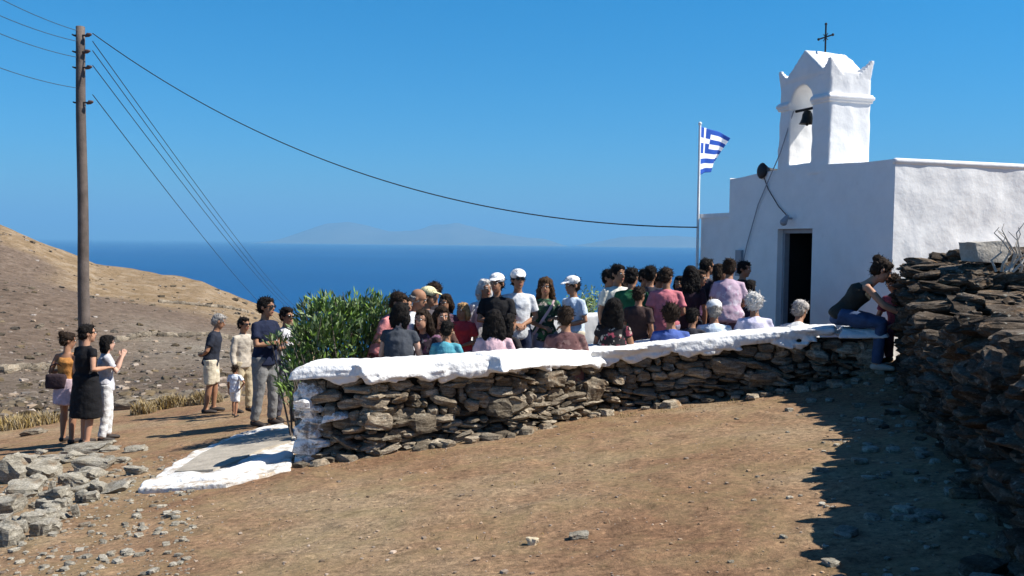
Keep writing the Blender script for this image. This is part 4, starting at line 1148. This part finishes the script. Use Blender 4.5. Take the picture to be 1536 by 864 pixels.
GL, GS, GT = 'people standing on the open ground left of the path', 'worshippers standing on the terrace', 'people seated along the low wall'
# far left trio
stand(100, 499, 12.9, 170, 'woman in orange strapless top and short striped skirt at the far left', group=GL, fem=True, top='tank', topc=(.50, .22, .06), bottom='skirt', botc=(.50, .38, .42), hem=.62, hair='bun', hairc='dark', skin=1, arms=('down', 'bent'), hyaw=-45)
stand(128, 487, 12.2, 150, 'short-haired person in a plain black knee-length dress between the orange top and the white trousers', group=GL, fem=True, top='cap_sleeve', topc=(.008, .008, .010), bottom='dress', hem=.42, girth=1.18, hair='short', hairc='black', skin=0, arms=('bent', 'down'), hyaw=-30)
stand(158, 503, 12.6, 120, 'woman in pale grey top and white trousers holding a hand to her mouth', group=GL, fem=True, top='tshirt', topc=(.50, .50, .54), bottom='trousers', botc=(.72, .72, .72), hair='bob', hairc='black', skin=2, arms=('face', 'face'), hyaw=0)
# men by the path
stand(326, 471, 15.3, 100, 'man in dark polo shirt and pale shorts standing with hands behind his back', group=GL, lean=10, top='tshirt', topc=(.022, .026, .04), bottom='shorts', botc=(.58, .52, .40), hair='short', hairc='grey', skin=1, arms=('back', 'back'), girth=1.08, hpitch=18)
stand(364, 476, 14.8, 60, 'man in unbuttoned beige shirt and khaki trousers standing behind the small child', group=GL, top='long', topc=(.45, .40, .33), bottom='trousers', botc=(.44, .37, .25), hair='short', hairc='black', skin=1, glasses=True, arms=('down', 'bent'))
stand(352, 548, 14.2, 170, 'small child in a white shirt and white shorts on the path edge', group=GL, top='tshirt', topc=(.66, .72, .82), bottom='shorts', botc=(.72, .72, .72), hair='short', hairc='dark', skin=1, arms=('hip', 'down'), stagger=.14)
stand(397, 446, 12.3, 62, 'tall man in navy polo with light blue stripe and grey trousers with arms folded', group=GL, top='tshirt', topc=(.012, .018, .045), bottom='trousers', botc=(.20, .20, .20), hair='short', hairc='black', skin=1, glasses=True, arms=('crossed', 'crossed'), girth=1.1)
stand(429, 461, 12.6, 40, 'man in white shirt half hidden behind the green bush', group=GL, top='tshirt', topc=WHT, bottom='trousers', botc=(.10, .10, .13), hair='short', hairc='black', skin=1, glasses=True, arms=('crossed', 'crossed'))
# terrace, left group
stand(592, 437, 10.7, 75, 'man in pink polo shirt and sunglasses at the left end of the crowd', group=GS, top='tshirt', topc=(.58, .22, .22), botc=(.12, .03, .035), hair='short', hairc='dark', skin=1, glasses=True, arms=('bent', 'bent'), lean=16, girth=1.15)
sit(600, 453, 9.9, 172, 'woman in dark slate top seated with her back to us beside the bush', group=GT, fem=True, top='cap_sleeve', topc=(.055, .062, .075), botc=(.03, .03, .04), hair='bob', hairc='black', skin=2, arms=('lap', 'lap'), girth=1.25, hyaw=-25, lean=6)
stand(625, 433, 10.9, 80, 'balding grey-haired man in white shirt looking to the right at the left of the crowd', group=GS, top='long', topc=(.62, .64, .70), botc=(.2, .2, .22), hair='bald', hairc='grey', skin=1, arms=('lap', 'lap'), lean=8, girth=1.12, hpitch=12)
stand(640, 431, 11.6, 60, 'person in a pale yellow cap behind the balding man', group=GS, top='tshirt', topc=(.08, .07, .08), botc=(.05, .05, .06), hair='short', hairc='dark', hat='cap', hatc=(.75, .68, .40), skin=1, arms=('down', 'down'), hyaw=15)
stand(651, 425, 12.7, 15, 'dark-haired person in black standing tallest behind the yellow cap', group=GS, top='tshirt', topc=(.03, .025, .03), hair='curly', hairc='dark', skin=1, arms=('down', 'down'))
stand(669, 441, 12.3, -10, 'woman with dark hair in purple-grey top between the black shirt and the blond child', group=GS, fem=True, top='tshirt', topc=(.12, .07, .10), hair='bob', hairc='dark', skin=1, arms=('clasp', 'clasp'))
sit(660, 458, 11.0, 30, 'woman in patterned dark brown top seated facing us behind the teal shirt', group=GT, fem=True, top='tshirt', topc=(.09, .05, .04), hair='long', hairc='dark', skin=0, arms=('lap', 'lap'), seatz=-1.62, lean=8)
sit(672, 481, 9.9, 165, 'child in a teal shirt seated at the wall with back to us', group=GT, H=1.32, top='tshirt', topc=(.10, .36, .44), hair='short', hairc='black', skin=1, arms=('lap', 'lap'))
stand(695, 454, 12.0, -20, 'blond child in a bright red top facing us', group=GS, H=None, top='tshirt', topc=(.52, .05, .06), botc=(.04, .05, .12), hair='bob', hairc='blond', skin=1, arms=('clasp', 'clasp'), fem=True)
# middle
stand(727, 419, 12.3, 20, 'white-haired woman in white cardigan standing left of the man in black', group=GS, fem=True, top='long', topc=WHT, botc=(.5, .5, .52), hair='bob', hairc='white', skin=1, arms=('down', 'clasp'), hyaw=25)
stand(746, 411, 11.9, -8, 'man in white cap and black polo shirt with folded arms', group=GS, top='tshirt', topc=(.012, .012, .014), botc=(.03, .03, .035), hair='short', hairc='dark', hat='cap', skin=1, arms=('crossed', 'crossed'), girth=1.1)
stand(777, 405, 12.0, 8, 'man in white cap and white polo shirt with hands clasped over navy trousers', group=GS, top='tshirt', topc=(.66, .68, .70), botc=(.012, .02, .05), hair='short', hairc='dark', hat='cap', skin=1, arms=('clasp', 'clasp'), glasses=True, girth=1.06)
sit(742, 464, 9.9, 178, 'woman with long loose black hair and pale pink top seated mid-wall', group=GT, fem=True, top='tshirt', topc=(.62, .42, .46), hair='long', hairc='black', skin=1, arms=('lap', 'lap'), girth=1.25)
sit(765, 470, 10.6, 140, 'person in a charcoal top seated beside the pink top behind the wall', group=GT, fem=True, top='tshirt', topc=(.03, .028, .03), hair='long', hairc='black', skin=1, arms=('lap', 'lap'), H=1.5)
stand(818, 417, 12.2, 5, 'woman with long wavy hair and green floral top with a pale bag strap', group=GS, fem=True, top='tshirt', topc=(.03, .06, .04), botc=(.25, .26, .34), hair='curly_long', hairc='brown', skin=1, arms=('clasp', 'bent'), strap=(.55, .40, .42))
sit(849, 459, 9.9, 180, 'person in a maroon brown shirt seated alone with back to us', group=GT, top='tshirt', topc=(.13, .065, .065), hair='short', hairc='dark', skin=1, arms=('lap', 'lap'), girth=1.3)
stand(861, 415, 12.0, -55, 'man in white cap and pale blue shirt with cream trousers facing left', group=GS, top='tshirt', topc=(.52, .62, .74), botc=(.60, .54, .42), hair='short', hairc='dark', hat='cap', skin=1, arms=('bent', 'clasp'), girth=1.18)
# right group
stand(986, 409, 13.0, 40, 'person in dark maroon barely visible between the heads of the shaded group', group=GS, top='tshirt', topc=(.09, .03, .04), hair='short', hairc='black', skin=1)
stand(1020, 414, 12.7, -20, 'woman in black with a bob behind the salmon shirt', group=GS, fem=True, top='tshirt', topc=(.02, .02, .025), hair='bob', hairc='black', skin=1)
stand(1047, 405, 12.5, 60, 'woman in dark purple between the long-haired woman and the tall man', group=GS, fem=True, top='tshirt', topc=(.07, .03, .07), hair='bob', hairc='dark', skin=1)
stand(936, 412, 12.8, 80, 'woman with dark hair in brown behind the green T-shirt', group=GS, fem=True, top='tshirt', topc=(.09, .05, .035), hair='bob', hairc='dark', skin=1)
stand(958, 430, 10.9, 150, 'teenager in dark brown in front of the green T-shirt', group=GS, H=None, top='tshirt', topc=(.05, .03, .028), hair='short', hairc='dark', skin=1)
stand(608, 446, 12.0, 40, 'woman in dark red top behind the balding man', group=GS, fem=True, top='tshirt', topc=(.20, .04, .05), hair='bob', hairc='dark', skin=1)
sit(636, 462, 10.6, -20, 'woman in dark dress seated sideways next to the dark slate top', group=GT, fem=True, top='cap_sleeve', topc=(.05, .035, .045), hair='long', hairc='dark', skin=0, arms=('lap', 'bent'), lean=10)
sit(1040, 462, 10.8, 150, 'dark-haired child in charcoal seated between the blue top and the white cap', group=GT, H=1.4, top='tshirt', topc=(.03, .03, .04), hair='short', hairc='black', skin=1, arms=('lap', 'lap'))
stand(926, 397, 12.1, 20, 'man with black hair and open white collar at the left of the shaded group', group=GS, top='tshirt', topc=(.66, .66, .58), botc=(.03, .03, .03), hair='short', hairc='black', skin=1, arms=('down', 'down'), hyaw=15)
stand(912, 404, 12.9, 60, 'dark-haired person in white hidden behind the man with the open collar', group=GS, top='tshirt', topc=(.6, .62, .66), hair='short', hairc='black', skin=1, arms=('down', 'down'))
stand(948, 402, 11.5, 165, 'person in a green T-shirt with back turned in the crowd', group=GS, top='tshirt', topc=(.025, .13, .055), botc=(.04, .04, .05), hair='short', hairc='black', skin=1, arms=('down', 'down'), hyaw=-20, girth=1.08)
sit(922, 447, 10.3, 160, 'woman in a black dress with pink and white flowers seated at the wall', group=GT, fem=True, top='cap_sleeve', topc=(.020, .018, .021), bottom='dress', hair='long', hairc='black', skin=1, arms=('lap', 'lap'), girth=1.35)
stand(975, 399, 12.2, 150, 'dark-haired person in black between the green T-shirt and the pink shirt', group=GS, top='tshirt', topc=(.03, .03, .045), hair='short', hairc='black', skin=1, arms=('down', 'down'))
stand(1000, 402, 11.3, 172, 'person in a salmon pink shirt with back turned among the dark clothes', group=GS, top='tshirt', topc=(.60, .19, .22), botc=(.25, .22, .30), hair='short', hairc='dark', skin=1, arms=('clasp', 'clasp'), hyaw=-25, girth=1.1)
sit(1006, 456, 10.3, 182, 'dark-haired person in blue top seated in front of the salmon shirt', group=GT, top='tshirt', topc=(.07, .12, .36), hair='curly', hairc='dark', skin=1, arms=('lap', 'lap'), girth=1.25)
stand(1036, 399, 11.9, 170, 'woman with long black hair and dark top right of the salmon shirt', group=GS, fem=True, top='tshirt', topc=(.035, .02, .03), botc=(.02, .02, .03), hair='long', hairc='black', skin=1, arms=('down', 'down'))
stand(1059, 388, 13.2, 120, 'tall dark-haired man in the shade of the chapel front', group=GS, top='tshirt', topc=(.04, .035, .045), hair='short', hairc='black', skin=1, arms=('down', 'down'))
stand(1078, 396, 12.8, 100, 'woman with brown hair behind the lilac shirt', group=GS, fem=True, top='tshirt', topc=(.16, .09, .10), hair='bob', hairc='dark', skin=1, arms=('down', 'down'))
stand(1094, 406, 11.7, 165, 'woman in pale lilac shirt bending forward with back turned', group=GS, fem=True, H=1.62, lean=14, top='tshirt', topc=(.46, .34, .42), botc=(.14, .08, .10), hair='bun', hairc='dark', skin=1, arms=('clasp', 'clasp'), girth=1.25)
stand(1114, 392, 13.5, 60, 'man in black standing nearest the left side of the doorway', group=GS, top='tshirt', topc=(.012, .012, .02), hair='short', hairc='black', skin=1, arms=('down', 'down'))
stand(1124, 420, 12.4, 110, 'short woman with black bob in navy top in front of the man in black', group=GS, fem=True, top='tshirt', topc=(.02, .02, .05), hair='bob', hairc='black', skin=1, arms=('clasp', 'clasp'))
stand(966, 404, 13.2, 30, 'person in dark grey half hidden deep in the shaded group', group=GS, top='tshirt', topc=(.06, .05, .06), hair='short', hairc='black', skin=1)
sit(1071, 450, 10.9, 178, 'person in a white cap and pale blue shirt seated with back to us', group=GT, H=1.62, top='tshirt', topc=(.58, .68, .80), hair='short', hairc='grey', hat='cap', skin=1, arms=('lap', 'lap'), girth=1.2)
sit(1131, 439, 10.9, 184, 'person with white curly hair and pale lavender shirt seated with back to us', group=GT, top='tshirt', topc=(.62, .60, .76), hair='curly', hairc='white', skin=1, arms=('lap', 'lap'), girth=1.25)
sit(1200, 450, 11.0, 150, 'person in a grey flat hat and white shirt bowed forward below the doorway', group=GT, lean=22, top='tshirt', topc=(.68, .68, .66), hair='short', hairc='grey', hat='flat', hatc=(.50, .46, .42), skin=1, arms=('lap', 'lap'), girth=1.2, hyaw=-20, hpitch=12)
# right end, in the shade of the tall wall
GZ = G(4.05, 9.7)
sit(1324, 388, 9.6, 70, 'young woman in tank top and jeans leaning forward on the wall end', zf=GZ, seatz=-.86, fem=True, lean=36, top='tank', topc=(.03, .03, .025), botc=(.05, .085, .17), hair='bun', hairc='dark', skin=0, arms=('reach', 'reach'), hpitch=14, shoes=1)
sit(1343, 410, 9.95, -60, 'child in a maroon top seated beside the young woman against the tall dark wall', zf=G(4.45, 9.8), seatz=-.9, H=1.35, lean=8, top='tshirt', topc=(.16, .03, .05), botc=(.16, .03, .07), hair='short', hairc='dark', skin=1, arms=('lap', 'lap'), hpitch=20)
# ---- dark bag held by the woman in the orange top
hbp = P(85, 572, 12.8); hb_ = empty('handbag', hbp); tag(hb_, 'dark handbag hanging beside the striped skirt', 'bag')
m = MB(); stone(m, (0, 0, 0), (.30, .12, .22), rnd=.35, rough=.04, T=T5); m.build('bag_body', cloth((.04, .025, .03)), hb_, True)
m = MB(); m.tube([(-.10, 0, .09), (-.09, 0, .22), (0, 0, .27), (.09, 0, .22), (.10, 0, .09)], [.010]*5, 8); m.build('handle', cloth((.04, .025, .03)), hb_, True)
# ------------------------------------------------------------------ rubble, plants, small things
rg = random.Random(21)
RK = 'loose schist rocks heaped left of the path'
big = [(95, 693, 66, .10, 'broad flat pale slab on top of the rubble heap'), (142, 703, 50, .16, 'smooth grey-green boulder right of the pale slab on the heap'),
       (24, 722, 46, .26, 'upright pale rock at the left edge of the heap'), (66, 716, 44, .18, 'squarish pale rock left of centre in the heap'),
       (132, 678, 62, .12, 'pinkish flat rock behind the pale slab by the feet'), (38, 744, 42, .16, 'rounded pale rock below the upright one'),
       (88, 748, 34, .12, 'small tilted rock low in the middle of the heap'), (175, 736, 40, .08, 'thin slab lying halfway to the white path border'),
       (8, 772, 46, .16, 'cream rock at the lower left picture edge'), (8, 818, 44, .18, 'grey rock in the bottom left corner'),
       (205, 712, 30, .09, 'small brown rock beside the tip of the white border'), (116, 728, 30, .12, 'round stone right below the grey-green boulder')]
def rock(px, py, w, hgt, label, grp, mat, flat=None):
    p = PG(px, py); W_ = w/FPX*p.y; m = MB()
    M = Matrix.Rotation(rg.uniform(-.5, .5), 3, 'Z')@Matrix.Rotation(rg.gauss(0, .12), 3, 'Y')@Matrix.Rotation(rg.gauss(0, .12), 3, 'X')
    stone(m, (0, 0, 0), (W_*1.05, W_*.75, hgt), M, rnd=.38, rough=.17, T=T5, rg=rg)
    o = m.build('rock', mat, None, False, (p.x, p.y, near_z(p.x, p.y)+hgt*.33)); tag(o, label, 'rock', grp)
for q in big: rock(*q, RK, M_rubble)
for i in range(80):
    t = rg.random(); px = rg.uniform(-20, 215)*(1-.35*t*t); py = 682+t*120+rg.gauss(0, 8); 
    if px > 200-(py-690)*.9: px *= .5
    rock(px, py, rg.uniform(8, 30), rg.uniform(.04, .12), 'small pale rock in the heap left of the path', RK, M_rubble)
RG2 = 'weathered rocks along the plateau edge'
for px, py, w, h, lb in ((192, 612, 34, .28, 'brown rock on the edge behind the white trousers'), (240, 608, 38, .30, 'large brown rock at the edge left of the man in shorts'), (215, 606, 20, .16, 'low stone between the two brown edge rocks'), (50, 652, 30, .10, 'flat pale stone on the ground behind the orange top')):
    rock(px, py, w, h, lb, RG2, M_stone)
rock(868, 804, 26, .035, 'flat grey striped stone lying alone on the bare soil', None, M_rubble)
rock(799, 815, 15, .045, 'small cream stone left of the flat grey stone', None, new_mat('cream_stone', (.62, .52, .36), .9, .2, 9, .3))
rock(1106, 590, 14, .06, 'small white stone at the foot of the low wall', None, M_white)
rock(1392, 776, 34, .03, 'pale flat stone lying in the wall shadow', None, M_rubble)
# gravel
def scatter(name, n, fn, mat, size, seed=3, T=T2):
    r_ = random.Random(seed); m = MB()
    for i in range(n):
        x, y = fn(r_); s = size(r_)
        stone(m, (x, y, near_z(x, y)+s*.12), (s*1.3, s, s*.6), Matrix.Rotation(r_.uniform(0, 6), 3, 'Z'), rnd=.5, rough=.15, T=T, rg=r_)
    return tag(m.build(name, mat), kind='stuff')
scatter('gravel', 3600, lambda r: (lambda Y: (r.uniform(-.66, .62)*Y, Y))(3+9*r.random()**1.2), new_mat('gravel_stone', (.30, .215, .145), .95, .4, 3, 0, island=.5), lambda r: .006+.013*r.random()**4+(.016 if r.random() < .02 else 0))
scatter('pale_gravel', 1500, lambda r: (lambda Y: (r.uniform(-.66, -.36)*Y-.0, Y))(4.2+6*r.random()), M_rubble, lambda r: .010+.045*r.random()**4, 8)
scatter('shade_rubble', 260, lambda r: (lambda Y: (WX(Y)-abs(r.gauss(0, .65)), Y))(3.3+6.3*r.random()), M_rubble, lambda r: .02+.075*r.random()**3, 9, T3)
M_straw = new_mat('dry_straw', (.34, .25, .11), .9, .35, 30, 0, island=.35); M_leaf = new_mat('oleander_leaf', (.135, .215, .05), .55, .3, 4, 0, island=.5, spec=.4)
def blades(name, spots, h, n, mat, seed, w=.006):
    r_ = random.Random(seed); m = MB()
    for (cx_, cy_, rad) in spots:
        for i in range(n):
            a = r_.uniform(0, 6.28); d = rad*r_.random()**.6; x = cx_+cos(a)*d; y = cy_+sin(a)*d*.6
            hh = h*r_.uniform(.4, 1.1)*(1-.5*d/rad); z = G(x, y)-.02; b = r_.uniform(0, 6.28); lx_ = cos(b)*hh*r_.uniform(.1, .7); ly_ = sin(b)*hh*.5
            s = V(-sin(b)*w, cos(b)*w, 0)
            p0 = V(x, y, z); p1 = p0+V(lx_*.35, ly_*.35, hh*.6); p2 = p0+V(lx_, ly_, hh)
            m.add([p0-s, p0+s, p1+s*.8, p1-s*.8, p2], [(0,1,2,3), (3,2,4)])
    return tag(m.build(name, mat), kind='stuff')
sp_ = []
for px, py, rad in ((2, 648, .5), (25, 644, .5), (48, 640, .45), (66, 638, .4), (268, 608, .4), (284, 606, .4), (298, 602, .35), (320, 604, .35), (334, 600, .35), (15, 640, .4), (215, 622, .25)):
    p = PG(px, py); sp_.append((p.x, min(p.y, 17.2), rad))
blades('dry_grass', sp_, .34, 520, M_straw, 4, .008)
sp_ = []
for i in range(260):
    s = rg.uniform(0, fL); p, d = fat(s); q = p-V(-d.y, d.x, 0).xy*rg.uniform(.08, .55); sp_.append((q.x, q.y, .10))
for i in range(330):
    Y = rg.uniform(3.2, 12); sp_.append((rg.uniform(-.6, .35)*Y, Y, .08))
blades('dry_weeds', sp_, .045, 7, new_mat('dry_weed', (.30, .22, .09), .95, .4, 20, 0, island=.4), 6, .003)
# scrub and rocks dotted over the hillside
def hill_scatter():
    r_ = random.Random(2); a = MB(); b = MB()
    for i in range(4600):
        Y = 19*math.exp(r_.random()*math.log(250/19)); u = r_.uniform(-.66, -.14); X = u*Y; z = farz(X, Y)
        if noise.noise(V(X*.03, Y*.03, 9))+.25*r_.random() < -.05: continue
        s = (.06+.34*r_.random()**4)*(.6+Y/130)
        if r_.random() < .5: stone(a, (X, Y, z+s*.1), (s*1.6, s*1.6, s*.9), Matrix.Rotation(r_.uniform(0, 6), 3, 'Z'), rnd=.9, rough=.4, T=T2, rg=r_)
        else: stone(b, (X, Y, z+s*.05), (s*1.2, s, s*.6), Matrix.Rotation(r_.uniform(0, 6), 3, 'Z'), rnd=.4, rough=.25, T=T2, rg=r_)
    tag(a.build('low_scrub', new_mat('dry_scrub', (.115, .088, .055), .95, .3, 1, 0, island=.45)), kind='stuff')
    tag(b.build('scree', new_mat('scree_rock', (.27, .215, .165), .95, .3, 1, 0, island=.5)), kind='stuff')
    # old field walls crossing the slope
hill_scatter()
def field_wall(pts, label, hgt=.8):
    m = MB(); r_ = random.Random(len(label)); pp = []
    w3 = []
    for px, D in pts:
        q = P(px, 400, D); w3.append((q.x, D))
    at_, L_ = wall_frame(w3); s = 0
    while s < L_:
        p, d = at_(s); l = r_.uniform(.5, 1.3)
        stone(m, (p.x, p.y, farz(p.x, p.y)+hgt*.35), (l*1.3, .7, hgt*r_.uniform(.6, 1.1)), Matrix.Rotation(math.atan2(d.y, d.x), 3, 'Z'), T=T2, rg=r_); s += l
    p0 = V(w3[0][0], w3[0][1], farz(*w3[0])); o = rel(m, p0).build('field_wall', M_stone, None, False, p0); tag(o, label, 'field wall', 'old field walls on the hillside')
field_wall([(175, 118), (230, 128), (290, 132), (350, 140), (400, 150)], 'tumbled stone field wall crossing the pale rock band of the hillside')
field_wall([(240, 190), (300, 196), (345, 205), (372, 214)], 'faint field wall high on the ochre spur')
field_wall([(0, 62), (40, 66), (80, 70), (110, 74)], 'broken stone wall low on the left slope behind the pole', .6)
# ---- oleander bush
def bush():
    r_ = random.Random(13)
    c0 = P(520, 560, 10.9); root = empty('bush', (c0.x, c0.y, plane_z(c0.x, c0.y))); tag(root, 'dense green oleander bush growing behind the left end of the low wall', 'bush')
    loc = root.location.copy(); st = MB(); lf_ = MB()
    lobes = [(474, 486, 10.7, .26, .34), (502, 480, 10.9, .38, .33), (538, 478, 11.0, .40, .33), (568, 480, 11.0, .30, .32), (468, 512, 10.5, .26, .36), (446, 545, 10.3, .16, .22),
             (490, 515, 10.6, .45, .45), (540, 515, 10.9, .40, .45), (437, 580, 10.2, .18, .30), (582, 505, 11.1, .22, .32), (418, 512, 10.5, .13, .07)]
    base = V(c0.x, c0.y, loc.z)
    for (px, py, D, rx, rz_) in lobes:
        c = P(px, py, D)
        for k_ in range(7):
            e = c+V(r_.uniform(-rx, rx)*.7, r_.uniform(-.25, .25), r_.uniform(.1, rz_)); b0 = V(lerp(base.x, c.x, .6)+r_.uniform(-.15, .15), c.y+r_.uniform(-.1, .1), plane_z(c.x, c.y))
            st.tube([b0, b0.lerp(e, .5)+V(r_.uniform(-.08, .08), 0, .08), e], [.014, .010, .004], 5, cap=0)
        n = int(1150*(rx*rz_)/.2)
        for i in range(n):
            v = V(r_.gauss(0, 1), r_.gauss(0, 1), r_.gauss(0, 1)).normalized()*(r_.random()**.35)
            p = c+V(v.x*rx, v.y*min(rx, .38), v.z*rz_)
            cl_ = noise.noise(p*4.5)
            if cl_ < -.22: continue
            d = V(v.x*.6+r_.gauss(0, .35), v.y*.6+r_.gauss(0, .35), .75+r_.gauss(0, .3)).normalized(); L_ = r_.uniform(.07, .13)
            sd = d.orthogonal(); sd.rotate(Matrix.Rotation(r_.uniform(0, 6.28), 3, d)); sd.normalize(); sd *= L_*.15; dn = d.cross(sd)*.6
            q = [p, p+d*L_*.5+sd+dn*.5, p+d*L_, p+d*L_*.5-sd+dn*.5]
            lf_.add(q, [(0,1,2,3)])
    rel(st, loc).build('stems', M_wood, root); rel(lf_, loc).build('foliage', M_leaf, root)
bush()
# potted shrub behind the parapet
pp = P(888, 462, 15.3); pr_ = empty('small_shrub', (pp.x, pp.y+.5, plane_z(pp.x, pp.y))); tag(pr_, 'small dark shrub showing over the parapet right of the man in cream trousers', 'shrub')
m = MB(); r_ = random.Random(3); ll = pr_.location
for i in range(500):
    v = V(r_.gauss(0, .11), r_.gauss(0, .1), r_.gauss(0, .12))+V(0, 0, pp.z-ll.z+.02); d = V(r_.gauss(0, 1), r_.gauss(0, 1), r_.gauss(.5, 1)).normalized()*.06; s = d.orthogonal()*.2
    m.add([v, v+d*.5+s, v+d, v+d*.5-s], [(0,1,2,3)])
m.build('foliage', M_leaf, pr_); m = MB(); m.tube([(0, 0, -.1), (0, 0, pp.z-ll.z)], [.03, .015], 6); m.build('stem', M_wood, pr_)
# ---- on the tall wall: block, dead branches, sticks
bp_ = P(1476, 378, 8.6); m = MB(); stone(m, (0, 0, 0), (.34, .26, .20), Matrix.Rotation(.15, 3, 'Z'), rnd=.08, rough=.05, T=T5, rg=rg)
tag(m.build('concrete_block', M_conc, None, False, bp_), 'weathered concrete block sitting on top of the tall rubble wall', 'block')
M_dry = new_mat('bleached_branch', (.50, .45, .38), .9, .2, 20, .3)
b0 = P(1515, 408, 8.2); m = MB(); r_ = random.Random(5)
for k_ in range(9):
    a = V(r_.uniform(-.12, .12), r_.uniform(-.1, .1), 0); pts = [a]
    for j in range(5): pts.append(pts[-1]+V(r_.uniform(-.07, .09), r_.uniform(-.04, .04), r_.uniform(.05, .11)))
    m.tube(pts, [.013, .011, .009, .007, .005, .003], 5, cap=0)
tag(m.build('dead_branches', M_dry, None, False, b0), 'bundle of bleached dead branches on the tall wall at the right edge', 'branches')
for k_, (a, b, lb) in enumerate((((1484, 612), (1560, 630), 'upper pale stick poking out of the tall wall'), ((1486, 620), (1560, 640), 'lower pale stick poking out of the tall wall'))):
    d0 = 5.35; A_ = P(*a, 5.5); B_ = P(*b, 5.25); m = MB(); m.tube([V(0, 0, 0), (B_-A_)*.5+V(0, 0, .005), B_-A_], [.010, .011, .012], 7); tag(m.build('stick', M_dry, None, True, A_), lb, 'stick', 'pale sticks in the tall wall')
# rock outcrop and weeds behind the tall wall near the chapel side
# ------------------------------------------------------------------ haze
hm_ = bpy.data.materials.new('haze_air'); hm_.use_nodes = True; n_ = hm_.node_tree.nodes; n_.remove(n_['Principled BSDF'])
pv = n_.new('ShaderNodeVolumePrincipled'); pv.inputs['Color'].default_value = (.24, .60, 1, 1); pv.inputs['Density'].default_value = 6.5e-5; pv.inputs['Anisotropy'].default_value = 0.0
hm_.node_tree.links.new(pv.outputs[0], n_['Material Output'].inputs['Volume'])
mb = MB(); mb.box((0, 35000, 650), (182000, 112000, 1504)); tag(mb.build('haze', hm_), kind='stuff')
